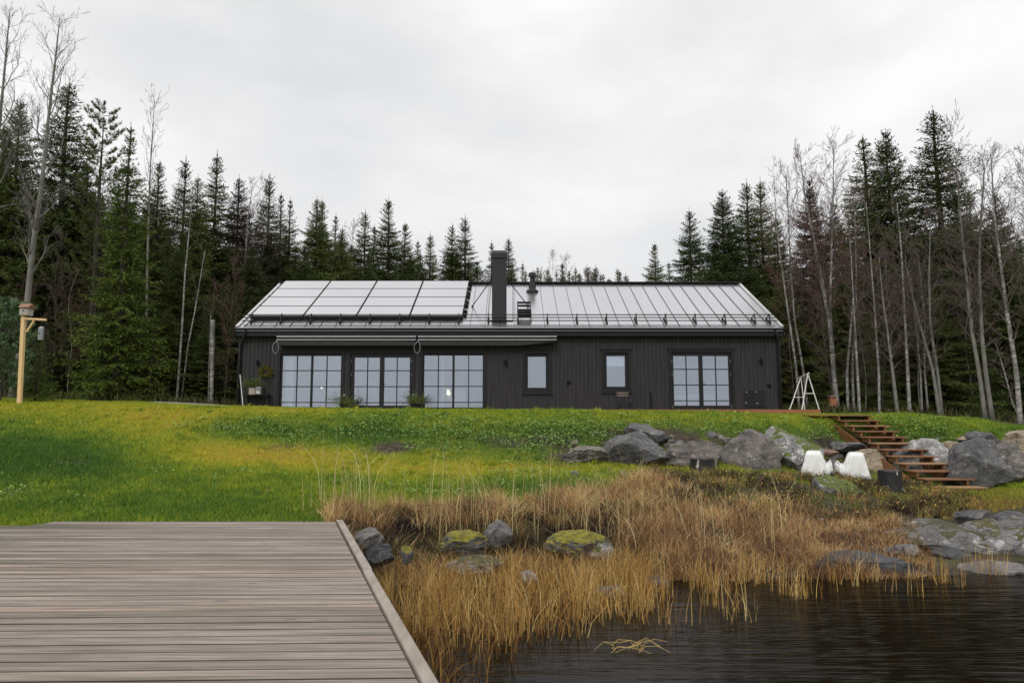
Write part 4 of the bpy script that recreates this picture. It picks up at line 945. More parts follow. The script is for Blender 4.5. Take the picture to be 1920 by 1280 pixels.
# white A-frame
Ya = 24.6
def pa_(px, py, Y=Ya): return P(px, py, Y)
t = thing('swing_frame', (pa_(1505, 770).x, Ya, DKZ), 'white metal A-frame stand at the right end of the terrace', 'frame')
la, ra = pa_(1501.6, 707, 25.2), pa_(1514.5, 700, 24.3)
MB().tube([pa_(1497, 709, 25.35), pa_(1516.5, 699, 24.2)], .022, 8).build('top_bar', 'whitem', t)
def leg(a, px, py, Y, z=None):
    q = pa_(px, py, Y)
    if z is not None: q.z = z
    MB().tube([a, q], .02, 8).build('leg', 'whitem', t); return q
l1 = leg(la, 1480.6, 766, 25.2, DKZ); l2 = leg(la, 1508.8, 765, 25.3, DKZ); r1 = leg(ra, 1503.8, 767, 24.3, DKZ); r2 = leg(ra, 1538.5, 779, 24.2, H1(10.9, 24.2))
MB().tube([la.lerp(l1, .62), la.lerp(l2, .62)], .014, 6).build('cross_bar', 'whitem', t); MB().tube([ra.lerp(r1, .56), ra.lerp(r2, .5)], .014, 6).build('cross_bar', 'whitem', t)
# ------------------------------------------------------------------ bird house post at the left
Yp = 20.0; base = P(36.5, 757, Yp); base.z = H1(base.x, Yp)-.05; top = P(45, 585, Yp)
t = thing('bird_feeder_post', tuple(base), 'pale new timber post with a side arm on the lawn at the far left', 'post')
MB().bar(base, top, .10, .10).build('post', 'newwood', t, bevel=.006)
a, c = P(42, 597, Yp-.02), P(87, 599.5, Yp-.02); MB().bar(a, c, .055, .06).build('arm', 'newwood', t, bevel=.004)
MB().bar(P(50, 622, Yp-.02), P(64, 601, Yp-.02), .045, .045).build('brace', 'newwood', t, bevel=.004)
q = P(49, 590, Yp)
t = thing('bird_house', tuple(q), 'grey bird house with dark roof on top of the pale post', 'bird house')
MB().box(q.x-.12, q.x+.12, Yp-.12, Yp+.12, q.z-.02, q.z+.2).build('box_body', 'greywood', t)
b = MB(); zr = q.z+.2; b.add([(q.x-.14, Yp-.16, zr), (q.x+.17, Yp-.18, zr), (q.x+.17, Yp+.18, zr), (q.x-.17, Yp+.18, zr), (q.x-.17, Yp, zr+.13), (q.x+.17, Yp, zr+.13)], [(0, 1, 5, 4), (2, 3, 4, 5), (0, 4, 3), (1, 2, 5), (0, 3, 2, 1)]); b.build('roof', 'stairwood', t)
MB().tube([(q.x, Yp-.13, q.z+.1), (q.x, Yp-.119, q.z+.1)], .02, 10).build('entrance_hole', 'rail', t)
q = P(78, 612, Yp)
t = thing('bird_feeder', tuple(q), 'grey-white cylinder bird feeder hanging from the post arm', 'bird feeder')
zb = P(78, 638, Yp).z; MB().lathe((q.x, Yp, zb), [(.05, 0), (.075, .02), (.075, q.z-zb-.05), (.06, q.z-zb-.02), (.02, q.z-zb)], 14).build('feeder_tube', 'alu', t, smooth=False)
MB().tube([(q.x, Yp, q.z), (q.x, Yp, q.z+.18)], .005, 5).build('hanger', 'rail', t); MB().lathe((q.x, Yp-.072, (q.z+zb)/2-.03), [(.014, 0), (.014, .05)], 8).build('feeding_hole', 'rail', t)
# ------------------------------------------------------------------ stairs
NT = 12; Yt, Yb = 18.6, 14.2; zt_, zb_ = P(1600, 778, Yt).z, P(1795, 912, Yb).z
xc = lambda Y: np.interp(Y, [Yb, Yt], [P(1795, 912, Yb).x, P(1598, 778, Yt).x])
st = thing('staircase', (float(xc(16.4)), 16.4, .6), 'brown open timber stairs running down the bank to the shore', 'stairs')
hw = .52; stepY = (Yt-Yb)/(NT-1); stepZ = (zt_-zb_)/(NT-1)
for i in range(NT):
    Y = Yb+stepY*i; z = zb_+stepZ*i; x = float(xc(Y))
    MB().box(x-hw, x+hw, Y-.17, Y+.17, z-.028, z).build('tread', 'stairpale' if i % 3 == 0 else 'stairwood', st, bevel=.003)
    if i:
        for sx_ in (-.43, .38): MB().box(x+sx_-.0225, x+sx_+.0225, Y-.15, Y+.16, z-stepZ+.001, z-.029).build('step_block', 'stairwood', st)
for sx_ in (-.46, .40):
    dz_ = -.20 if sx_ < 0 else -.13; a = Vector((float(xc(Yb))+sx_-.03, Yb-.05, zb_-stepZ+dz_)); c = Vector((float(xc(Yt))+sx_-.03, Yt+.1, zt_-stepZ+dz_))
    MB().bar(a, c, .048, .24).build('stringer', 'stairwood', st)
x = float(xc(Yb)); MB().box(x-hw+.03, x+hw, Yb-.14, Yb-.10, zb_-.19, zb_-.029).build('bottom_board', 'stairpale', st)
# top landing boards
xL = float(xc(Yt)); MB().box(xL-1.0, xL+hw, Yt+.19, Yt+.9, zt_-.03, zt_-.002).build('landing', 'stairwood', st)
# ------------------------------------------------------------------ white chairs
def lounge_chair(loc, rz, sc, lab):
    t = thing('garden_chair', loc, lab, 'chair', 'white plastic chairs below the boulders')
    prof = [(.33, .705, .165), (.30, .70, .175), (.24, .62, .195), (.17, .48, .22), (.11, .36, .25), (.05, .29, .27), (-.08, .28, .30), (-.22, .33, .31), (-.34, .35, .31), (-.40, .32, .31), (-.43, .16, .325), (-.45, 0, .335)]
    m = 14; V = []
    for (y, z, w) in prof:
        for j in range(m+1):
            u = -1+2*j/m; e = max(0, abs(u)-.62)/.38
            V.append((u*w, y-.0-(.10*e*e if z > .4 else 0)+.0, z+(.09*e*e if z <= .45 and z > .2 else 0)))
    fs = [(i*(m+1)+j, i*(m+1)+j+1, (i+1)*(m+1)+j+1, (i+1)*(m+1)+j) for i in range(len(prof)-1) for j in range(m)]
    me = MB().add(V, fs)
    o = me.build('shell', 'white', None, smooth=True); o.parent = t
    so = o.modifiers.new('thick', 'SOLIDIFY'); so.thickness = .022
    # side skirts / rear legs, flaring out to the ground
    for sx_ in (-1, 1):
        pr = [(.30, .69, .165), (.20, .50, .215), (.12, .36, .255), (.02, .36, .31), (-.10, .36, .32), (-.25, .40, .33), (-.38, .36, .33)]
        gr = [(.43, 0, .31), (.40, 0, .32), (.32, 0, .34), (.16, .10, .37), (-.02, .14, .36), (-.22, .10, .36), (-.42, 0, .37)]
        V = []; 
        for (a, g) in zip(pr, gr):
            for k in range(5):
                s = k/4; V.append(((a[2]*(1-s)+g[2]*s)*sx_, a[0]*(1-s)+g[0]*s, a[1]*(1-s)+g[1]*s))
        o = MB().add(V, [(i*5+k, i*5+k+1, i*5+k+6, i*5+k+5) for i in range(6) for k in range(4)]).build('side', 'white', None, smooth=True); o.parent = t
        so = o.modifiers.new('thick', 'SOLIDIFY'); so.thickness = .02
    # rear sheet between the rear legs
    V = []
    for s in np.linspace(0, 1, 7):
        w = .165*(1-s)+.31*s
        for u in np.linspace(-1, 1, 9): V.append((u*w, .335+.10*s-.04*(1-u*u)*s, .70*(1-s)+.005))
    o = MB().add(V, [(i*9+k, i*9+k+1, i*9+k+10, i*9+k+9) for i in range(6) for k in range(8)]).build('rear_shell', 'white', None, smooth=True); o.parent = t
    so = o.modifiers.new('thick', 'SOLIDIFY'); so.thickness = .02
    t.rotation_euler = (0, 0, rz); t.scale = (sc,)*3; return t
for (px, rz, lab) in ((1532, PI-.6, 'left one of two white plastic lounge chairs below the boulders'), (1600, PI-.12, 'right one of two white plastic lounge chairs, next to the stairs')):
    g = P(px, 898, 15.1); g.z = H1(g.x, 15.1)-.02
    lounge_chair(tuple(g), rz, .80, lab)
# stumps
def stump_mat():
    m, n, l, b = newmat('charred birch stump'); v = coordn(n, l, (3.5, 3.5, 1.4)); f = noise(n, l, v, 2.2, 4)
    l.new(ramp(n, l, f, [(.64, (.008, .008, .008)), (.67, (.38, .38, .38))]), b.inputs['Base Color']); b.inputs['Roughness'].default_value = .6
    bump(n, l, noise(n, l, v, 6, 6), b, .7, .03); return m
mats['stump'] = stump_mat()
for (px, pyt, Y, r, lab) in ((1668, 881, 13.9, .225, 'black stump with white bark streaks at the foot of the stairs'), (1317, 859, 14.6, .25, 'black flat-topped stump in front of the brown boulder')):
    g = P(px, pyt, Y); z0 = H1(g.x, Y)-.15; zz = g.z-z0; t = thing('tree_stump', (g.x, Y, z0), lab, 'stump')
    n = 22; prof = [(1.25, 0), (1.12, .15), (1.0, .5), (.96, .85), (.97, .97), (.9, 1.0)]; V = []
    for (k, h) in prof:
        for j in range(n):
            a = 2*PI*j/n; rr = r*k*(1+.08*math.sin(3*a+1)+.05*math.sin(7*a)); V.append((g.x+rr*math.cos(a), Y+rr*math.sin(a), z0+zz*h))
    fs = [(i*n+j, i*n+(j+1) % n, (i+1)*n+(j+1) % n, (i+1)*n+j) for i in range(len(prof)-1) for j in range(n)]
    MB().add(V, fs).build('bark', 'stump', t); MB().lathe((g.x, Y, z0+zz*.96), [(r*.9, 0), (r*.9, zz*.045)], n).build('cut_top', 'soil', t)
# ------------------------------------------------------------------ rocks
import bmesh
def rock(px, py, Y, wpx, hpx, mat, lab, seed, depth=.8, name='boulder', cuts=11, sub=4, tilt=0, flat=.0, cat='boulder'):
    R = np.random.RandomState(seed); bm = bmesh.new(); bmesh.ops.create_icosphere(bm, subdivisions=sub, radius=1)
    V = np.array([v.co[:] for v in bm.verts]); Fc = np.array([[v.index for v in f.verts] for f in bm.faces]); bm.free()
    for _ in range(cuts):
        n = R.normal(size=3); n[2] = n[2]*.7; n /= np.linalg.norm(n); d = R.uniform(.52, .85); k = V@n-d; V -= np.outer(np.maximum(k, 0)*.96, n)
    def nse(q, f):
        s = 0
        for _ in range(7):
            a = R.normal(size=3)*f; s = s+np.sin(q@a+R.uniform(0, 6))
        return s/7
    V = V*(1+.16*nse(V, 3)[:, None]+.075*(1-2*np.abs(nse(V, 6)))[:, None]+.05*(1-2*np.abs(nse(V, 13)))[:, None]+.02*nse(V, 28)[:, None])
    if tilt: c, s = math.cos(tilt), math.sin(tilt); V = V@np.array([[c, 0, -s], [0, 1, 0], [s, 0, c]])
    lo, hi = V.min(0), V.max(0); V = (V-(lo+hi)/2)/((hi-lo)/2)
    g = P(px, py, Y); w = wpx/F*Y/2; h = hpx/F*Y/2
    V = V*np.array([w, w*depth, h])+np.array([g.x, g.y, g.z])
    ORGt = Vector((g.x, g.y, g.z)); o = npmesh(name, V-np.array(ORGt[:]), [Fc], RK[mat], smooth=True); o.location = ORGt
    md = o.modifiers.new('split', 'EDGE_SPLIT'); md.split_angle = math.radians(32)
    return tag(o, lab, cat, 'rocks of the bank and shore')
ROCKS = [
 (1096, 856, 15.2, 104, 42, 'slatebrown', 'low dark rock, leftmost of the boulder row below the house', .9),
 (1190, 850, 15.4, 128, 82, 'slate', 'slanting dark slate boulder with brown top at the left of the boulder row', .8),
 (1214, 818, 16.6, 90, 50, 'slate', 'dark boulder perched behind the slanting slate boulder', .8),
 (1290, 858, 15.6, 116, 66, 'slatebrown', 'broad grey slate boulder in the middle of the boulder row', .8),
 (1390, 854, 15.8, 138, 100, 'slatebrown', 'large brown-grey creased boulder left of the pale lichen boulder', .8),
 (1484, 850, 15.9, 110, 104, 'lichenmoss', 'tall pale lichen boulder with a mossy top left of the chairs', .85),
 (1109, 820, 16.8, 34, 20, 'grey', 'small grey stone in the soil above the boulder row', .8),
 (1298, 819, 17.2, 50, 16, 'slate', 'flat dark stone lying in bare soil above the boulder row', .8),
 (1417, 814, 17.2, 28, 15, 'red', 'left red-brown stone on the ledge beside the lichen boulder', .8),
 (1440, 812, 17.3, 34, 15, 'red', 'right red-brown stone on the ledge beside the lichen boulder', .8),
 (1430, 826, 16.5, 16, 14, 'slate', 'small dark stone wedged under the red-brown stones', .8),
 (1441, 840, 16.2, 18, 14, 'grey', 'small grey stone touching the left side of the lichen boulder', .8),
 (1590, 838, 16.9, 66, 20, 'slate', 'dark flat slab behind the two white chairs', .8),
 (1550, 848, 16.4, 40, 14, 'red', 'red-brown slab lying above the left white chair', .8),
 (1560, 868, 16.3, 22, 30, 'grey', 'small stone showing between the two white chairs', .8),
 (1630, 872, 16.4, 66, 62, 'tan', 'brown boulder under the stairs behind the right white chair', .8),
 (1728, 864, 16.4, 108, 84, 'lichen', 'big pale lichen boulder to the right of the stairs', .8),
 (1784, 842, 16.6, 42, 32, 'tan', 'small tan boulder between the pale and the dark boulders', .8),
 (1748, 828, 17.4, 44, 24, 'slate', 'dark stone half buried in the soil above the pale boulder', .8),
 (1816, 872, 15.0, 112, 106, 'slate', 'largest dark slate boulder right of the stairs', .75),
 (1846, 832, 16.4, 68, 48, 'slate', 'black-blue slab lying on top behind the largest dark boulder', .8),
 (1884, 868, 15.3, 96, 84, 'slatebrown', 'brown-grey boulder leaning against the largest dark boulder', .8),
 (1902, 836, 16.1, 66, 60, 'tan', 'light tan boulder at the right edge of the picture', .8),
 (1812, 822, 17.0, 34, 12, 'tan', 'narrow pale stone behind the black-blue slab', .8),
 (1566, 924, 13.2, 84, 66, 'lichenmoss', 'rounded grey rock with moss in the heather below the chairs', .9),
 (686, 1012, 8.45, 66, 44, 'grey', 'grey rock beside the far right corner of the dock', .8),
 (712, 1042, 8.0, 56, 46, 'wet', 'dark hollowed rock against the side of the dock', .9),
 (762, 1040, 7.9, 26, 34, 'moss', 'small bright moss-covered stone near the dock', .8),
 (872, 1022, 8.9, 92, 54, 'moss', 'flat-topped boulder with yellow moss left of the pointed rock', .8),
 (934, 1006, 9.1, 54, 62, 'grey', 'upright pointed grey rock between the two mossy boulders', .7),
 (1080, 1019, 8.9, 116, 52, 'moss', 'long low boulder capped with bright yellow moss', .8),
 (1122, 1032, 8.8, 60, 36, 'lichenmoss', 'pale rock at the right foot of the long mossy boulder', .8),
 (890, 1056, 8.5, 110, 26, 'bed', 'flat pale rock half hidden in grass below the mossy boulders', .8),
 (991, 1082, 7.9, 34, 26, 'lichen', 'small white-grey stone among the golden reeds', .9),
 (1145, 1107, 7.7, 54, 20, 'slate', 'flat blue-grey stone in the water at the edge of the reeds', .9),
 (1232, 1092, 8.1, 50, 20, 'wet', 'low dark stone at the waterline right of the flat blue-grey stone', .9),
]
for i, (px, py, Y, w, h, m, lab, dep) in enumerate(ROCKS):
    rock(px, py, Y, w, h, m, lab, 100+i*7, depth=dep, cuts=6 if m in ('moss', 'lichenmoss', 'lichen') else 12, sub=5 if w > 60 else 4)
BED = [
 (1628, 1062, 8.9, 216, 52, 'wet', 'long dark wet bedrock hump at the waterline', .45, 1),
 (1600, 1040, 9.4, 120, 18, 'bed', 'thin pale ledge above the long dark bedrock hump', .6, 2),
 (1790, 1010, 10.0, 200, 44, 'bedpale', 'broad pale cracked bedrock slab right of the brown grass', .8, 3),
 (1880, 1022, 9.7, 150, 66, 'bed', 'mossy bedrock shoulder at the right edge above the water', .7, 4),
 (1850, 1062, 9.0, 160, 28, 'grey', 'low flat grey bedrock at the waterline on the far right', .6, 5),
 (1822, 968, 11.0, 60, 26, 'slate', 'left dark stone of the pair before the gravel strip', .8, 6),
 (1884, 974, 10.8, 84, 32, 'slate', 'right dark stone of the pair before the gravel strip', .8, 7),
 (1708, 1002, 10.5, 110, 34, 'bedpale', 'left pale hump of the cracked bedrock slab', .8, 11),
 (1752, 985, 11.0, 120, 22, 'bedpale', 'thin pale ledge behind the cracked bedrock slab', .7, 12),
 (1838, 990, 10.6, 90, 34, 'bed', 'mossy lump on top of the cracked bedrock slab', .8, 13),
 (1790, 1040, 9.4, 90, 26, 'wet', 'dark wedge of rock between the slab and the reeds', .6, 14),
 (1905, 995, 10.4, 80, 40, 'bedpale', 'pale angular block cut by the right edge behind the mossy shoulder', .8, 15),
 (1690, 1030, 9.6, 76, 20, 'grey', 'small grey shelf between the slab and the dark bedrock hump', .7, 16),
 (1560, 1060, 8.9, 90, 26, 'wet', 'low left end of the dark bedrock at the waterline', .6, 17),
 (1350, 968, 11.2, 40, 16, 'grey', 'small pale stone lying in the brown grass', .8, 8),
]
for (px, py, Y, w, h, m, lab, dep, sd_) in BED:
    rock(px, py+h*.15, Y, w, h*1.35, m, lab, 900+sd_*3, depth=dep, cuts=22, sub=5, tilt=(sd_ % 5-2)*.07, name='bedrock' if w > 100 else 'boulder', cat='rock')
# small loose stones in the soil of the bank
R = np.random.RandomState(77); k = 0
sm = None
SMALL = []
CLN = ['beside the slanting slate boulder', 'above the middle of the boulder row', 'near the low leftmost dark rock', 'squeezed left of the pale lichen boulder', 'behind the white chairs', 'right of the upper stairs', 'left of the small tan boulder', 'at the foot of the largest dark boulder', 'below the flat pale rock by the reeds', 'in the brown grass below the brow', 'close to the dock side', 'in the grass below the boulder row']
for ci_, (cx_, cy_, rx_, ry_, n_) in enumerate(((1240, 835, 40, 8, 10), (1330, 820, 50, 8, 8), (1125, 842, 30, 8, 6), (1420, 845, 10, 14, 5), (1600, 850, 50, 8, 8), (1700, 838, 60, 8, 8), (1780, 860, 12, 10, 4), (1770, 900, 30, 10, 5), (920, 1060, 60, 10, 6), (1560, 985, 60, 6, 4), (700, 1060, 20, 10, 4), (1140, 880, 30, 5, 3))):
    for _ in range(n_):
        qx, qy = cx_+R.normal()*rx_, cy_+R.normal()*ry_
        yy = np.arange(8.2, 20, .1); ux = (qx-960)/F*yy*.995; pp = pix(ux, yy, H(ux, yy))[1]; j = np.where(pp < qy)[0]
        if not len(j): continue
        Y = yy[j[0]]
        if sm is None:
            sm = [rock(960, 640, 10, 10, 8, mm_, 'small loose grey stone lying in the soil of the bank', 300+ii_, sub=3, name='loose_stone', cat='stone') for ii_, mm_ in enumerate(('grey', 'slatebrown', 'slate'))]
            for o in sm: o['group'] = 'loose stones in the soil of the bank'
            used_ = set()
        ii_ = k % 3; k += 1
        o = sm[ii_] if ii_ not in used_ else sm[ii_].copy()
        if ii_ in used_: C.objects.link(o)
        used_.add(ii_); o['label'] = 'small loose stone '+CLN[ci_]; o['group'] = 'loose stones '+CLN[ci_]
        o.location = (ux[j[0]], Y, H1(ux[j[0]], Y)+.01); s = R.uniform(1.2, 3.2)*Y/14; o.scale = (s, s*R.uniform(.7, 1), s*R.uniform(.6, 1)); o.rotation_euler = (0, 0, R.uniform(0, 6))
# ------------------------------------------------------------------ trees
def shards(p, d, ln, wd, R):
    n = len(p); d = d/np.maximum(np.linalg.norm(d, axis=1, keepdims=True), 1e-6)
    s = np.cross(d, R.normal(size=(n, 3))); s /= np.maximum(np.linalg.norm(s, axis=1, keepdims=True), 1e-6)
    ln = ln[:, None]; wd = wd[:, None]
    return np.stack([p, p+d*ln*.45+s*wd, p+d*ln, p+d*ln*.45-s*wd], 1).reshape(-1, 3)
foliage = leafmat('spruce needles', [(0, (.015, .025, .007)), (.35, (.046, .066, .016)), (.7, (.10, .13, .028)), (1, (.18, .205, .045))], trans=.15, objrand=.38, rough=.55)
foliage_b = leafmat('bright spruce needles', [(0, (.025, .045, .007)), (.4, (.07, .105, .014)), (.75, (.13, .17, .022)), (1, (.21, .24, .04))], trans=.15, objrand=.05)
foliage_br = leafmat('browning spruce needles', [(0, (.012, .010, .007)), (.4, (.030, .025, .014)), (.75, (.052, .042, .026)), (1, (.08, .062, .04))], trans=.1, objrand=.3)
foliage_p = leafmat('blue green pine needles', [(0, (.03, .07, .03)), (.5, (.11, .18, .08)), (1, (.27, .35, .20))], trans=.1)
barkg = None
barkd = M('dark conifer bark', (.03, .024, .019), (.075, .06, .048), 8, .9, bmp=.5, stretch=(1, 1, .3))
twigd = M('dark twigs', (.03, .024, .02), (.05, .04, .033), 4, .9)
def birchbark():
    m, n, l, b = newmat('birch bark'); b.inputs['Roughness'].default_value = .7
    v = coordn(n, l, (2.2, 2.2, 9)); a = noise(n, l, v, 1.4, 5, .7)
    c1 = ramp(n, l, a, [(.36, (.035, .03, .028)), (.47, (.22, .205, .19)), (.62, (.42, .40, .375))])
    v2 = coordn(n, l, (2, 2, 1)); q = n.new('ShaderNodeMixRGB'); l.new(ramp(n, l, noise(n, l, v2, 1.1, 4), [(.45, (0, 0, 0)), (.62, (1, 1, 1))]), q.inputs[0])
    l.new(c1, q.inputs[1]); q.inputs[2].default_value = (.10, .095, .08, 1)
    l.new(q.outputs[0], b.inputs['Base Color']); bump(n, l, a, b, .4, .02); return m
birchm = birchbark()
greyb = M('grey aspen bark', (.10, .10, .085), (.21, .20, .17), 5, .8, bmp=.4, stretch=(1, 1, .5))
twigb = M('brown birch twigs', (.075, .052, .044), (.13, .095, .08), 3, .85)
twigg = M('grey twigs', (.11, .10, .09), (.17, .155, .14), 3, .85)
twigr = M('reddish twigs', (.085, .045, .036), (.14, .08, .066), 3, .85)
def spruce_parts(seed, Ht, Wd, base=.05, mat=None, gaps=.0, dens=1.0, droop=1.0, shard=1.0, openness=0.0):
    R = np.random.RandomState(seed)
    zz = []; z = base*Ht
    while z < Ht*.968:
        t = z/Ht; zz.append(z+R.normal(0, .05)); z += (.30-.14*t)*R.uniform(.5, 1.5)
    bz, ba, bl = [], [], []
    sk = R.uniform(0, 6.28); low = R.uniform(.7, 1)
    for z in zz:
        t = z/Ht; nb = int(R.randint(4, 8)*dens)+1; a0 = R.uniform(0, 6.28)
        prof = Wd*(.01+.99*(1-t)**.88)*(1-.38*max(0, (t-.80)/.20))*min(1, low+t*1.2)*(1-.25*openness*math.exp(-((t-.45)/.2)**2))
        wmod = R.uniform(.72, 1.12)
        for k in range(nb):
            if R.uniform() < gaps: continue
            a = a0+k*2*PI/nb+R.normal(0, .25); l_ = prof*wmod*R.uniform(.62, 1.18)*(1+.12*math.sin(a-sk))
            bz.append(z+R.normal(0, .13)*(1-t*.7)); ba.append(a); bl.append(max(l_, .05+.15*(1-t)))
    bz, ba, bl = map(np.array, (bz, ba, bl)); t = bz/Ht
    a_ = np.interp(t, [0, .3, .6, .85, 1], [-.42*droop, -.30*droop, -.10, .30, 1.5])+R.normal(0, .09, len(bz)); b_ = np.interp(t, [0, .5, 1], [.22, .18, .1])
    nt_ = np.maximum(3, (bl/.085).astype(int)); bi = np.repeat(np.arange(len(bz)), nt_*2)
    s = np.concatenate([np.repeat(np.linspace(.16, 1, k), 2) for k in nt_]); side = np.tile([1, -1], len(bi)//2)
    s = np.clip(s+R.normal(0, .03, len(s)), .08, 1)
    tl = np.clip((.40*bl[bi]*(1.08-s)**.8+.07)*R.uniform(.55, 1.25, len(bi)), .06, .62)
    ca, sa = np.cos(ba[bi]), np.sin(ba[bi]); L_ = bl[bi]
    p0 = np.stack([ca*L_*s, sa*L_*s, bz[bi]+L_*(a_[bi]*s+b_[bi]*s*s)], -1)
    th = ba[bi]+side*R.uniform(.55, 1.15, len(bi)); sl = a_[bi]+2*b_[bi]*s-R.uniform(.05, .75, len(bi))*droop*(1-t[bi]*.8)
    td = np.stack([np.cos(th), np.sin(th), sl], -1); td /= np.linalg.norm(td, axis=1, keepdims=True)
    ks = np.maximum(1, (tl/.075).astype(int)); ti = np.repeat(np.arange(len(tl)), ks); f = np.concatenate([np.linspace(.0, .92, k) for k in ks])
    pp = p0[ti]+td[ti]*(tl[ti]*f)[:, None]; pp[:, 2] -= .12*tl[ti]*f*f
    dd = td[ti]+R.normal(0, .42, (len(ti), 3)); ln = R.uniform(.11, .20, len(ti))*shard; wd = R.uniform(.015, .028, len(ti))*shard
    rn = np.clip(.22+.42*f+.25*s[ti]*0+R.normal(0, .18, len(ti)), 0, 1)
    # shoots along the branches and the leader
    kb = np.maximum(2, (bl/.08).astype(int)); bj = np.repeat(np.arange(len(bl)), kb); g = np.concatenate([np.linspace(.1, 1, k) for k in kb])
    pb = np.stack([np.cos(ba[bj])*bl[bj]*g, np.sin(ba[bj])*bl[bj]*g, bz[bj]+bl[bj]*(a_[bj]*g+b_[bj]*g*g)], -1)
    db = np.stack([np.cos(ba[bj]), np.sin(ba[bj]), a_[bj]], -1)+R.normal(0, .35, (len(bj), 3))
    nl = 40; lz = np.linspace(Ht*.94, Ht*1.0, nl); pl = np.stack([lz*0, lz*0, lz], -1); dl = np.stack([R.normal(0, .45, nl), R.normal(0, .45, nl), np.full(nl, .9)], -1)
    P_ = np.concatenate([pp, pb, pl]); D_ = np.concatenate([dd, db, dl]); LN = np.concatenate([ln, R.uniform(.1, .17, len(bj))*shard, np.full(nl, .08)]); WD = np.concatenate([wd, np.full(len(bj), .017)*shard, np.full(nl, .012)])
    RN = np.concatenate([rn, R.uniform(.1, .6, len(bj)), R.uniform(.3, .6, nl)])
    V = shards(P_, D_, LN, WD, R)
    return V, np.arange(len(V)).reshape(-1, 4), np.repeat(RN, 4), (bz, ba, bl, a_, b_)
def spruce(seed, Ht, Wd, name='spruce_tree', mat=None, lab='', **kw):
    t = thing(name, (0, 0, 0), lab, 'spruce')
    V, Fq, rn, (bz, ba, bl, a_, b_) = spruce_parts(seed, Ht, Wd, **kw)
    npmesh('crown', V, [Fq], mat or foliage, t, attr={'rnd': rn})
    b = MB(); R = np.random.RandomState(seed)
    zs = [0, .3, Ht*.3, Ht*.6, Ht*.85, Ht*.985]; b.tube([(0, 0, -.5)]+[(R.normal(0, .02), R.normal(0, .02), z) for z in zs[1:]], [.02+.013*Ht*(1-z/Ht) for z in zs], 8)
    for i in range(0, len(bz), 1):
        if bl[i] < .35: continue
        q = []
        for g in (0, .5, .9): q.append((math.cos(ba[i])*bl[i]*g, math.sin(ba[i])*bl[i]*g, bz[i]+bl[i]*(a_[i]*g+b_[i]*g*g)))
        b.tube(q, [.007+.008*bl[i], .006+.004*bl[i], .004], 3, cap=False)
    b.build('trunk', barkd, t); return t
# --- bare deciduous trees from segment lists
def segmesh(name, segs, mat, parent, n=3):
    A = np.array([s[0] for s in segs]); B = np.array([s[1] for s in segs]); r0 = np.array([s[2] for s in segs]); r1 = np.array([s[3] for s in segs])
    d = B-A; d /= np.maximum(np.linalg.norm(d, axis=1, keepdims=True), 1e-6); ref = np.where(np.abs(d[:, 2:3]) > .9, np.array([[1., 0, 0]]), np.array([[0, 0, 1.]]))
    u = np.cross(d, ref); u /= np.linalg.norm(u, axis=1, keepdims=True); v = np.cross(d, u)
    rows = []
    for (Pn, r) in ((A, r0), (B, r1)):
        for k in range(n):
            a = 2*PI*k/n; rows.append(Pn+(u*math.cos(a)+v*math.sin(a))*r[:, None])
    V = np.stack(rows, 1); base = np.arange(len(segs))[:, None]*(2*n)
    Q = np.concatenate([base+np.array([[k, (k+1) % n, n+(k+1) % n, n+k]]) for k in range(n)])
    return npmesh(name, V.reshape(-1, 3), [Q], mat, parent)
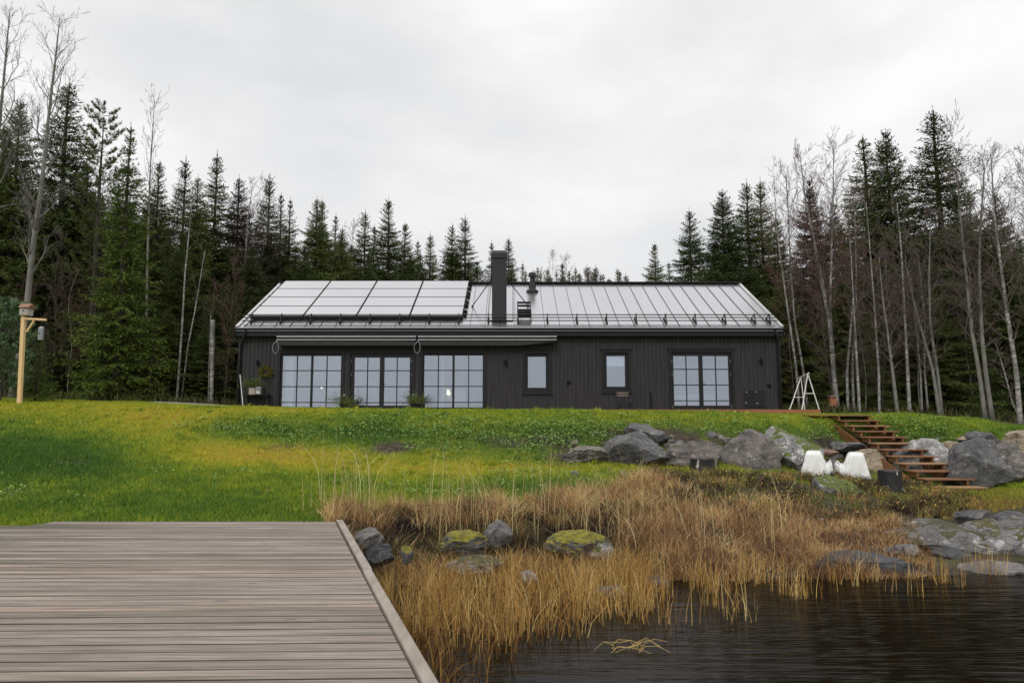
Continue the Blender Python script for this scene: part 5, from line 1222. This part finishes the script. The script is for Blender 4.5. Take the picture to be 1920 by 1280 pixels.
def bare_tree(pts, r0, seed, lab, name='birch_tree', cat='birch', bark=None, twig=None, t0=.3, nprim=26, reach=.22, up=.75, twigs=1.0, group=None, depth=3, r1=.012, rel=False, wig=.0):
    """pts: trunk polyline (world). Primary limbs, branches and twigs grow from it."""
    R = random.Random(seed); pts = [Vector(p) for p in pts]; base = pts[0].copy()
    # refine the trunk
    ls = [0]
    for a, b in zip(pts, pts[1:]): ls.append(ls[-1]+(b-a).length)
    Lt = ls[-1]
    def on(t):
        s = t*Lt
        for i in range(len(pts)-1):
            if s <= ls[i+1] or i == len(pts)-2:
                f = (s-ls[i])/(ls[i+1]-ls[i]); p = pts[i].lerp(pts[i+1], f)
                return p+Vector((math.sin(t*9+seed)*wig, math.cos(t*7+seed)*wig, 0))*t
    t = thing(name, tuple(base), lab, cat, group)
    rad = lambda q: r1+(r0-r1)*(1-q)**.85
    n = 18; r0 *= .72; b = MB(); b.tube([on(i/n) for i in range(n+1)], [rad(i/n)*(1.25 if i == 0 else 1) for i in range(n+1)], 9)
    b.build('trunk', bark or birchm, t, smooth=True)
    segs = []
    def grow(p, d, ln, r, lev):
        k = max(3, int(ln/(.22 if lev < 2 else .14))); k = min(k, 9); q = p; dd = d.normalized(); sl = ln/k
        for i in range(k):
            f = (i+1)/k; dd = (dd+Vector((R.gauss(0, .13), R.gauss(0, .13), R.gauss(0, .09)+(.06*up if lev < 3 else -.03)))).normalized()
            q2 = q+dd*sl; ra, rb = r*(1-.75*(i/k)), r*(1-.75*f); segs.append((q[:], q2[:], max(ra, .0055), max(rb, .0045)))
            if lev < depth and i > 0 or (lev < depth and k <= 3):
                m = (2 if R.random() < .55*twigs else 1) if R.random() < .93*twigs else 0
                for _ in range(m):
                    a = R.uniform(0, 2*PI); per = dd.orthogonal().normalized(); per.rotate(__import__('mathutils').Quaternion(dd, a))
                    c = (dd*.85+per*R.uniform(.45, .95)+Vector((0, 0, .15*up))).normalized()
                    grow(q2, c, ln*R.uniform(.32, .58)*(1-.35*f), max(rb*.6, .003), lev+1)
            q = q2
    for i in range(nprim):
        f = t0+(1-t0)*(i+R.random())/nprim; f = min(f, .985); p = on(f); a = i*2.4+R.uniform(-.4, .4)
        el = math.radians(R.uniform(25, 55))*up*1.1
        ln = Lt*reach*(.35+.65*math.sin(PI*min(1, .18+.82*(1-(f-t0)/(1-t0)))))*R.uniform(.6, 1.15)*(1.05-(f-t0)/(1-t0)*.75)
        ln = max(ln, min(.085*Lt, 1.1)*R.uniform(.7, 1.1)) if r1 < .05 else ln
        grow(p, Vector((math.cos(a)*math.cos(el), math.sin(a)*math.cos(el), math.sin(el))), ln, max(rad(f)*.45, .006), 1)
    if r1 < .05:
        for i in range(4): grow(on(.97), Vector((R.gauss(0, .3), R.gauss(0, .3), 1)), min(.06*Lt, .8), .008, 1)
    segmesh('crown', segs, twig or twigb, t); return t
def gnd(x, Y): return H1(x, Y)
def place(o, px, tipy, Y, Ht0, lab, group=None, wf=1.0, rz=None, sd=0):
    """stand a tree at a photograph column, tall enough that its tip meets the given row"""
    tp = P(px, tipy, Y); g = gnd(tp.x, Y); h = tp.z-g; s = h/Ht0
    o.location = (tp.x, Y, g-.05); o.scale = (s*wf, s*wf, s); o.rotation_euler = (0, 0, rz if rz is not None else (px*1.7+Y) % 6.28)
    o['label'] = lab
    if group: o['group'] = group
    elif 'group' in o: del o['group']
protos = {}
PD = dict(A=(1, 15, 3.9, dict(dens=1.25)), B=(2, 15, 3.4, dict(gaps=.04, dens=1.2)), C=(3, 15, 3.8, dict(dens=1.15, droop=1.3)), D=(4, 15, 2.7, dict(gaps=.08, dens=1.1)), E=(5, 15, 4.5, dict(droop=1.2, dens=1.3)), Fg=(6, 15, 2.8, dict(gaps=.2, dens=.9, openness=1)))
used = {}
def getspruce(k):
    if k not in protos:
        s, Ht, Wd, kw = PD[k]; protos[k] = spruce(s, Ht, Wd, **kw); used[k] = True; return protos[k]
    return copytree(protos[k])
# skyline spruces: (column, tip row, distance, kind, width factor, label)
SKY = [
 (40, 184, 31, 'E', 1.0, 'tall dark spruce behind the leaning aspen at the far left'),
 (12, 235, 33, 'A', 1.0, 'dark spruce at the left edge of the picture behind the bird post'),
 (131, 146, 33, 'B', 1.25, 'tallest spruce on the left side, just right of the leaning aspen'),
 (165, 300, 34, 'A', 1.0, 'spruce filling the space under the open pine on the left'),
 (300, 296, 33, 'A', .85, 'dark spruce directly right of the bright green spruce'),
 (349, 290, 37, 'B', .95, 'narrow spruce, second to the right of the bright green spruce'),
 (372, 324, 35, 'C', .85, 'shorter spruce squeezed between two taller narrow ones'),
 (408, 280, 36, 'B', 1.0, 'tall open spruce above the two thin white birches on the left'),
 (449, 326, 37, 'C', 1.05, 'brownish spruce above the left gable corner of the house'),
 (506, 325, 40, 'B', 1.0, 'tall spruce above the left end of the roof ridge'),
 (528, 358, 42, 'D', 1.0, 'slim spruce in the middle of the trio above the left roof end'),
 (545, 368, 41, 'D', 1.0, 'shortest spruce of the trio above the left roof end'),
 (595, 366, 40, 'C', 1.15, 'left tip of the broad double-topped spruce pair above the first solar panels'),
 (605, 370, 41, 'A', .8, 'right tip of the broad double-topped spruce pair above the first solar panels'),
 (630, 398, 42, 'D', 1.0, 'spruce just right of the broad double-topped pair'),
 (642, 421, 41, 'C', .9, 'lower spruce over the joint of first and second solar panel columns'),
 (685, 390, 44, 'B', 1.1, 'spruce left of the tallest tree above the solar panels'),
 (702, 418, 45, 'D', 1.0, 'thin spruce tucked against the tallest tree above the solar panels'),
 (729, 368, 43, 'A', 1.0, 'tallest spruce above the solar panels'),
 (760, 413, 44, 'A', .95, 'spruce right of the tallest tree above the solar panels'),
 (784, 447, 47, 'D', 1.1, 'small pointed spruce above the joint of third and fourth panel columns'),
 (807, 433, 48, 'B', 1.0, 'open spruce above the fourth column of solar panels'),
 (848, 416, 46, 'C', .9, 'left one of the two equal spruces near the end of the solar panels'),
 (872, 400, 46, 'B', 1.15, 'right one of the two spruces near the end of the solar panels'),
 (922, 450, 54, 'D', 1.1, 'spruce showing just left of the chimney top'),
 (954, 441, 52, 'B', 1.0, 'spruce showing just right of the chimney top'),
 (980, 490, 62, 'D', 1.0, 'small spruce between chimney and roof vent'),
 (1008, 497, 70, 'D', 1.0, 'small far spruce right above the roof vent'),
 (1027, 499, 74, 'C', .9, 'far spruce a little right of the roof vent'),
 (1054, 489, 72, 'A', .9, 'widest of the far spruces behind the bare roof'),
 (1067, 503, 75, 'D', 1.0, 'thin far spruce right of the widest far one'),
 (1079, 498, 75, 'D', 1.1, 'far spruce before the gap left of the twin far tips'),
 (1101, 494, 80, 'B', 1.1, 'left one of the twin far tips behind the bare roof'),
 (1117, 495, 80, 'B', 1.1, 'right one of the twin far tips behind the bare roof'),
 (1131, 510, 84, 'D', 1.1, 'small pale far tip right of the twin tips'),
 (1162, 504, 86, 'A', .75, 'lone small far spruce left of the medium spruce'),
 (1176, 519, 88, 'D', 1.1, 'tiniest far spruce tip over the bare roof'),
 (1227, 452, 56, 'A', .95, 'medium spruce standing alone against the sky over the roof'),
 (1254, 489, 58, 'D', 1.1, 'low spruce between the lone medium one and the broad group'),
 (1292, 388, 42, 'C', 1.15, 'leftmost broad spruce of the group over the right roof end'),
 (1354, 354, 40, 'E', 1.15, 'fullest spruce in the group over the right roof end'),
 (1399, 334, 42, 'B', 1.25, 'tall spruce above the right roof corner, left tip of two'),
 (1425, 332, 43, 'B', 1.1, 'tall spruce above the right roof corner, right tip of two'),
 (1455, 402, 41, 'C', .9, 'lower dark spruce right of the two tips above the roof corner'),
 (1517, 332, 36, 'E', .8, 'brownish spruce behind the forked white birch'),
 (1560, 372, 38, 'C', 1.0, 'low spruce hidden behind the right limb of the forked birch'),
 (1618, 250, 35, 'D', 1.5, 'slender tall spruce left of the broad one on the right side'),
 (1660, 240, 34, 'E', 1.05, 'broad tall spruce with drooping limbs on the right side'),
 (1748, 197, 33, 'B', 1.35, 'tallest spruce on the right side of the picture'),
 (1790, 355, 34, 'A', .9, 'dark spruce at the right shoulder of the tallest right spruce'),
 (1816, 350, 36, 'Fg', .9, 'open thin-crowned spruce right of the tallest right spruce'),
 (1863, 354, 32, 'C', 1.15, 'spruce with drooping branches near the right edge'),
]
BROWNISH = (449, 1517, 1560)
for (px, ty, Y, k, wf, lab) in SKY:
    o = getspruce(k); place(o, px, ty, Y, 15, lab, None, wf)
    if px in BROWNISH:
        for c in o.children:
            if c.name.startswith('crown'): c.data = c.data.copy(); c.data.materials[0] = foliage_br
# bright green spruce
o = spruce(21, 13, 2.35, mat=foliage_b, base=.02, dens=1.25, droop=1.15, lab=''); place(o, 246, 228, 28, 13, 'bright green conical spruce with branches down to the ground', None, 1.0)
for i, (px, ty, Y, w_, lab) in enumerate(((75, 628, 22.5, 1.5, 'young green spruce right behind the pale post'), (205, 560, 28, 1.3, 'young bright spruce at the foot of the bright green spruce, left side'), (290, 590, 28.3, 1.4, 'young bright spruce at the foot of the bright green spruce, right side'))):
    o = spruce(31+i, 4, 1.2, mat=foliage_b, base=.02, dens=1.0, lab='', shard=.9); place(o, px, ty, Y, 4, lab, None, w_/1.3)
# open pine on the left, and the blue green sapling by the post
def pine(seed, Ht, Wd, lab, mat, base=.35, n=60, fol=26, ln=.2):
    t = thing('pine_tree', (0, 0, 0), lab, 'pine'); R = random.Random(seed); Rn = np.random.RandomState(seed)
    b = MB(); b.tube([(0, 0, -.4), (.03, 0, Ht*.4), (-.03, .02, Ht*.75), (0, 0, Ht*.98)], [.014*Ht, .010*Ht, .006*Ht, .012], 8)
    tips = []
    for i in range(n):
        f = base+(1-base)*(i+.5)/n; a = i*2.4+R.uniform(-.3, .3); l_ = Wd*(.35+.65*min(1, (1-f)*2.4))*R.uniform(.55, 1.1); z = f*Ht
        q = [Vector((0, 0, z)), Vector((math.cos(a)*l_*.5, math.sin(a)*l_*.5, z+l_*.12)), Vector((math.cos(a)*l_, math.sin(a)*l_, z+l_*.62))]
        b.tube(q, [.012+.008*l_, .01, .005], 4, cap=False); tips.append((q[1], q[2]))
        for s in (.35, .55, .75, .9):
            p = q[0].lerp(q[1], s*2) if s < .5 else q[1].lerp(q[2], s*2-1)
            for sd_ in (-1, 1):
                a2 = a+sd_*R.uniform(.5, 1); e = p+Vector((math.cos(a2), math.sin(a2), .8))*l_*R.uniform(.18, .35); b.tube([p, e], [.006, .004], 3, cap=False); tips.append((p.lerp(e, .3), e))
    b.build('trunk', barkd, t)
    V, D = [], []
    for (p, e) in tips:
        for j in range(fol):
            g = R.uniform(.35, 1.05); V.append(p.lerp(e, g)[:]); d = (e-p).normalized()+Vector((R.gauss(0, .55), R.gauss(0, .55), R.gauss(.15, .4))); D.append(d[:])
    V, D = np.array(V), np.array(D); m = len(V)
    W_ = shards(V, D, Rn.uniform(.7, 1.3, m)*ln, np.full(m, .0125), Rn)
    npmesh('crown', W_, [np.arange(len(W_)).reshape(-1, 4)], mat, t, attr={'rnd': np.repeat(Rn.uniform(0, 1, m), 4)}); return t
o = pine(3, 14, 1.9, '', foliage); place(o, 196, 207, 31, 14, 'open thin pine with upswept branch tips left of the bright green spruce', None, .8)
o = pine(9, 3.2, 1.05, '', foliage_p, base=.08, n=44, fol=40, ln=.16); place(o, 14, 566, 21.2, 3.2, 'blue-green young pine beside the pale post at the left edge', None, .85)
# filler spruces deep in the forest
R = random.Random(12)
cap_l = lambda px: np.interp(px, [-200, 0, 60, 160, 250, 330, 420, 480, 560, 640, 720, 800, 880, 940, 1000, 1180], [330, 330, 310, 325, 345, 385, 395, 420, 438, 445, 448, 465, 470, 505, 512, 528])
cap_r = lambda px: np.interp(px, [1200, 1260, 1300, 1360, 1450, 1480, 1560, 1620, 1680, 1760, 1830, 1900, 2100], [535, 500, 450, 425, 450, 480, 480, 415, 410, 410, 440, 440, 440])
gl, gR_ = 'dark spruces deep in the forest left of and behind the house', 'dark spruces deep in the forest right of the house'
ll, lr = 'dark spruce deep in the dense forest left of and behind the house', 'dark spruce deep in the dense forest right of the house'
def reg(px, far):
    L_ = [(60, 'at the far left behind the pale post'), (190, 'left of the bright green spruce'), (320, 'around the bright green spruce'), (450, 'between the bright green spruce and the house'), (620, 'behind the first column of solar panels'), (710, 'behind the second column of solar panels'), (800, 'behind the third column of solar panels'), (890, 'behind the fourth column of solar panels'), (1000, 'behind the chimney'), (1200, 'far behind the bare roof'),
          (1300, 'left in the group over the right roof end'), (1400, 'over the right end of the roof'), (1480, 'just right of the house gable'), (1580, 'behind the forked white birch'), (1680, 'behind the upper stairs'), (1780, 'under the tallest right spruce'), (1880, 'behind the two grey trunks at the right'), (9999, 'at the far right edge')]
    k = [b for a, b in L_ if px < a][0]
    q = 'back-row' if far else 'front-row'
    return 'dark %s forest spruce %s' % (q, k), '%s forest spruces %s' % (q, k)
for i in range(62):
    px = -150+i*1330/62+R.uniform(-10, 10); Y = R.uniform(35, 50)+max(0, (px-500)/60); ty = cap_l(px)+R.uniform(-8, 55)
    o = getspruce('AECABC'[i % 6]); place(o, px, ty, Y, 15, *reg(px, 1), R.uniform(1.0, 1.35), R.uniform(0, 6))
for i in range(30):     # second, nearer layer of medium height on the left
    px = -120+i*560/30+R.uniform(-8, 8); Y = R.uniform(31, 35); ty = R.uniform(420, 620)
    o = getspruce('AEC'[i % 3]); place(o, px, ty, Y, 15, *reg(px, 0), R.uniform(1.2, 1.7), R.uniform(0, 6))
for i in range(40):
    px = 1215+i*900/40+R.uniform(-10, 10); Y = R.uniform(38, 52); ty = cap_r(px)+R.uniform(-8, 70)
    o = getspruce('AECBC'[i % 5]); place(o, px, ty, Y, 15, *reg(px, 1), R.uniform(1.0, 1.4), R.uniform(0, 6))
for i in range(24):
    px = 1470+i*640/24+R.uniform(-8, 8); Y = R.uniform(30.5, 34); ty = R.uniform(500, 650)
    o = getspruce('AEC'[i % 3]); place(o, px, ty, Y, 15, *reg(px, 0), R.uniform(1.3, 1.9), R.uniform(0, 6))
for i in range(10):
    px = 1585+i*36+R.uniform(-8, 8); Y = R.uniform(34.5, 36.5); ty = R.uniform(400, 500)
    o = getspruce('CAEB'[i % 4]); place(o, px, ty, Y, 15, 'mid-height green spruce '+reg(px, 0)[0].split('spruce ', 1)[1], 'mid-height green spruces right of the house', R.uniform(1.0, 1.3), R.uniform(0, 6))
for i in range(14):
    px = 985+i*14.5+R.uniform(-4, 4); Y = R.uniform(74, 90); ty = R.uniform(500, 522)
    o = getspruce('DBDA'[i % 4]); place(o, px, ty, Y, 15, 'small far spruce of the low treeline '+('between chimney and roof vent' if px < 1000 else 'right of the roof vent' if px < 1090 else 'left of the lone medium spruce'), 'small far spruces of the low treeline', R.uniform(1.0, 1.3), R.uniform(0, 6))
for i in range(11):
    px = 60+i*36+R.uniform(-8, 8); Y = R.uniform(29.3, 31); ty = R.uniform(560, 670)
    o = getspruce('ACE'[i % 3]); place(o, px, ty, Y, 15, 'low young spruce at the forest edge '+reg(px, 0)[0].split('spruce ', 1)[1], 'low young spruces at the left forest edge', R.uniform(1.3, 1.8), R.uniform(0, 6))
# --- named bare trees, trunks traced at their own distance
def poly(Y, *pp, dY=0): 
    o = [P(px, py, Y+dY*i) for i, (px, py) in enumerate(pp)]; o[0].z = gnd(o[0].x, Y)-.1; return o
bare_tree(poly(26.5, (22, 742), (48, 600), (62, 460), (80, 330), (92, 210), (104, 110), (112, 34)), .19, 5, 'tall grey-trunked leaning bare aspen behind the pale post', 'aspen_tree', 'aspen', greyb, twigg, .30, 30, .25, 1.25, .80, r1=.016)
bare_tree(poly(27.5, (-60, 742), (-30, 500), (-8, 300), (6, 160), (18, 24)), .20, 6, 'bare aspen cut by the left edge of the picture', 'aspen_tree', 'aspen', greyb, twigg, .38, 26, .26, 1.25, .8, r1=.016)
bare_tree(poly(31, (274, 740), (276, 500), (281, 330), (290, 188)), .10, 7, 'thin bare tree rising right of the bright green spruce tip', 'birch_tree', 'birch', greyb, twigb, .55, 20, .16, 1.4, .7)
bare_tree(poly(29.0, (332, 738), (341, 620), (347, 510), (356, 420), (362, 350)), .075, 8, 'straight white birch left of the house, left one of the pair', 'birch_tree', 'birch', None, twigb, .55, 12, .10, 1.2, .6)
bare_tree(poly(29.3, (340, 738), (352, 650), (366, 580), (376, 520), (384, 470)), .055, 9, 'leaning thin birch crossing right of the straight white birch', 'birch_tree', 'birch', None, twigb, .55, 10, .10, 1.2, .6)
bare_tree(poly(29.0, (397, 750), (398, 680), (399, 600)), .11, 10, 'broken-off white birch trunk left of the house', 'birch_tree', 'birch', None, twigb, .5, 3, .05, 1, .3, r1=.09)
bare_tree(poly(29.0, (391, 750), (392, 690), (395, 590)), .03, 101, 'thin pale sapling stem beside the broken birch trunk', 'birch_tree', 'birch', None, twigb, .5, 4, .08, 1, .3)
bare_tree(poly(36.0, (446, 700), (452, 590), (461, 470), (464, 410), (474, 350)), .14, 11, 'white birch rising behind the left gable of the house', 'birch_tree', 'birch', None, twigr, .30, 28, .22, 1.0, .85)
bare_tree(poly(40, (170, 742), (178, 500), (180, 330)), .09, 12, 'dark bare stem among the left spruces', 'birch_tree', 'birch', greyb, twigb, .3, 20, .18, 1.0, .7)
RB = [  # right side birches
 ((1571, 776), (1563, 700), (1558, 620), (1540, 520), (1524, 440), (1510, 370), (1500, 292), .155, 29, 'left limb of the forked white birch at the head of the stairs, its main trunk', 34, .20),
 ((1573, 776), (1563, 690), (1556, 590), (1559, 480), (1562, 380), (1563, 274), None, .11, 29.1, 'right upright limb of the forked white birch at the head of the stairs', 30, .18),
 ((1499, 772), (1493, 690), (1477, 580), (1463, 480), (1455, 420), (1452, 352), None, .085, 30.5, 'thin white birch nearest the right gable of the house', 20, .16),
 ((1515, 772), (1507, 700), (1490, 600), (1482, 500), (1478, 400), (1474, 330), None, .085, 31, 'second thin birch from the right gable, leaning left', 22, .17),
 ((1590, 776), (1588, 700), (1600, 560), (1592, 420), None, None, None, .085, 28.5, 'left stem of the close birch pair right of the forked birch', 18, .15),
 ((1601, 776), (1598, 690), (1606, 560), (1604, 430), (1600, 360), None, None, .08, 28.8, 'right stem of the close birch pair right of the forked birch', 18, .15),
 ((1612, 776), (1608, 700), (1600, 560), (1596, 480), None, None, None, .085, 27.6, 'clean white birch just right of the close pair', 16, .15),
 ((1649, 782), (1648, 700), (1640, 580), (1630, 450), (1624, 380), None, None, .075, 27.0, 'slim birch over the upper steps of the stairs', 20, .17),
 ((1684, 782), (1674, 700), (1664, 620), (1655, 560), (1648, 480), None, None, .095, 26.5, 'birch with raised side limbs behind the grassy brow', 20, .24),
 ((1706, 782), (1702, 700), (1697, 600), (1690, 470), (1682, 380), None, None, .10, 27, 'upright pale birch in the middle of the right thicket', 24, .17),
 ((1729, 782), (1726, 700), (1716, 600), (1708, 520), None, None, None, .06, 28, 'thin birch stem just right of the middle upright one', 18, .16),
 ((1741, 782), (1733, 690), (1734, 600), (1722, 480), None, None, None, .06, 28.5, 'thin wavy birch stem left of the twin-stemmed one', 18, .16),
 ((1763, 784), (1748, 690), (1728, 620), (1712, 560), (1700, 500), None, None, .10, 26.5, 'left stem of the grey twin-stemmed birch', 22, .2),
 ((1767, 784), (1758, 700), (1744, 610), (1742, 520), (1745, 400), None, None, .09, 26.7, 'right stem of the grey twin-stemmed birch', 24, .2),
 ((1849, 796), (1836, 700), (1822, 620), (1812, 520), (1800, 400), (1792, 300), None, .11, 25, 'left one of two grey trunks in the right thicket', 28, .2),
 ((1862, 798), (1848, 700), (1840, 620), (1836, 500), (1840, 400), (1846, 310), None, .12, 25, 'right one of two grey trunks in the right thicket', 28, .2),
 ((1914, 806), (1906, 700), (1890, 600), (1874, 480), (1864, 400), (1858, 290), None, .12, 24, 'speckled birch closest to the right edge of the picture', 30, .2),
 ((1922, 806), (1900, 760), (1884, 700), (1866, 640), None, None, None, .05, 24.2, 'thin crooked stem leaning left of the rightmost birch', 12, .2),
 ((1965, 806), (1955, 640), (1942, 480), (1925, 290), None, None, None, .12, 27, 'bare spreading tree cut by the right edge of the picture', 34, .24),
]
for i, r in enumerate(RB):
    pts = [q for q in r[:7] if isinstance(q, tuple)]; rad = [q for q in r if isinstance(q, float)][0]; j = list(r).index(rad); Y = r[j+1]; lab = r[j+2]; npm = r[j+3]; reach = r[j+4]
    bare_tree(poly(Y, *pts), rad, 200+i, lab, 'birch_tree', 'birch', birchm if i not in (8, 12, 13, 14, 15, 18) else greyb, twigr if i < 6 else twigb, .28 if i > 6 else .38, npm+12, reach+.05, 1.1, 1.0, r1=.012)
# background bare trees, copied: over the ridge, in the left wood, and the brown thicket at the right
bt = []
for i in range(4):
    Rr = random.Random(50+i); o = bare_tree([(0, 0, 0), (Rr.gauss(0, .15), 0, 3), (Rr.gauss(0, .3), 0, 6), (Rr.gauss(0, .4), 0, 10)], .045, 300+i, '', 'birch_tree', 'birch', barkd if i % 2 else greyb, twigr if i < 2 else twigb, .12, 44, .26, 1.1, 1.05, r1=.008, wig=.25)
    bt.append([o, False])
def getbare(i):
    e_ = bt[i % 4]
    if not e_[1]: e_[1] = True; return e_[0]
    return copytree(e_[0])
R = random.Random(33)
gth = 'bare brown young birches of the thicket right of the house'
for i in range(24):
    px = 1478+i*560/24+R.uniform(-8, 8); Y = R.uniform(26.5, 34); ty = R.uniform(430, 610); place(getbare(i), px, ty, Y, 10, 'bare brown thicket birch '+reg(px, 0)[0].split('spruce ')[-1] if px < 1580 else 'bare brown thicket birch '+[b for a, b in ((1650, 'right of the forked white birch'), (1720, 'above the middle of the stairs'), (1790, 'near the grey twin-stemmed birch'), (1860, 'beside the two grey trunks'), (9999, 'at the right edge of the picture')) if px < a][0], gth, R.uniform(1.0, 1.6), R.uniform(0, 6))
for i in range(6):
    px = 966+i*190/6+R.uniform(-5, 5); Y = R.uniform(62, 76); ty = R.uniform(478, 515); place(getbare(i), px, ty, Y, 10, 'far bare birch over the ridge '+('between chimney and roof vent' if px < 998 else 'just right of the roof vent' if px < 1060 else 'left of the twin far tips' if px < 1110 else 'left of the lone spruce'), 'far bare birches behind the roof ridge', R.uniform(.7, 1.1), R.uniform(0, 6))
for i in range(14):
    px = 20+i*440/14+R.uniform(-8, 8); Y = R.uniform(28.5, 33); ty = R.uniform(440, 640); place(getbare(i), px, ty, Y, 10, 'thin bare young birch '+reg(px, 0)[0].split('spruce ', 1)[-1], 'bare young birches among the left spruces', R.uniform(.8, 1.3), R.uniform(0, 6))
for (px, ty, Y, lab) in ((660, 425, 50, 'bare birch top over the second column of solar panels'), (478, 395, 38, 'bare reddish birch above the left roof corner'), (494, 345, 39, 'bare reddish birch beside the first spruce above the ridge'), (1790, 240, 36, 'bare fine-twigged crown right of the tallest right spruce'), (1560, 420, 33, 'reddish bare crown between forked birch and broad spruce')):
    place(getbare(int(px)), px, ty, Y, 10, lab, None, .9)
# low bushes at the wood's edge behind the gravel
# nesting box on the forked birch
q = P(1561, 752, 28.6)
t = thing('nest_box', tuple(q), 'orange-brown nest box on the forked birch trunk', 'nest box')
MB().box(q.x-.13, q.x+.13, q.y-.1, q.y+.1, q.z-.2, q.z+.2).build('box_body', 'red', t); MB().box(q.x-.17, q.x+.17, q.y-.16, q.y+.12, q.z+.2, q.z+.23).build('roof', 'greywood', t)
MB().tube([(q.x, q.y-.11, q.z+.08), (q.x, q.y-.099, q.z+.08)], .025, 10).build('entrance_hole', 'rail', t)
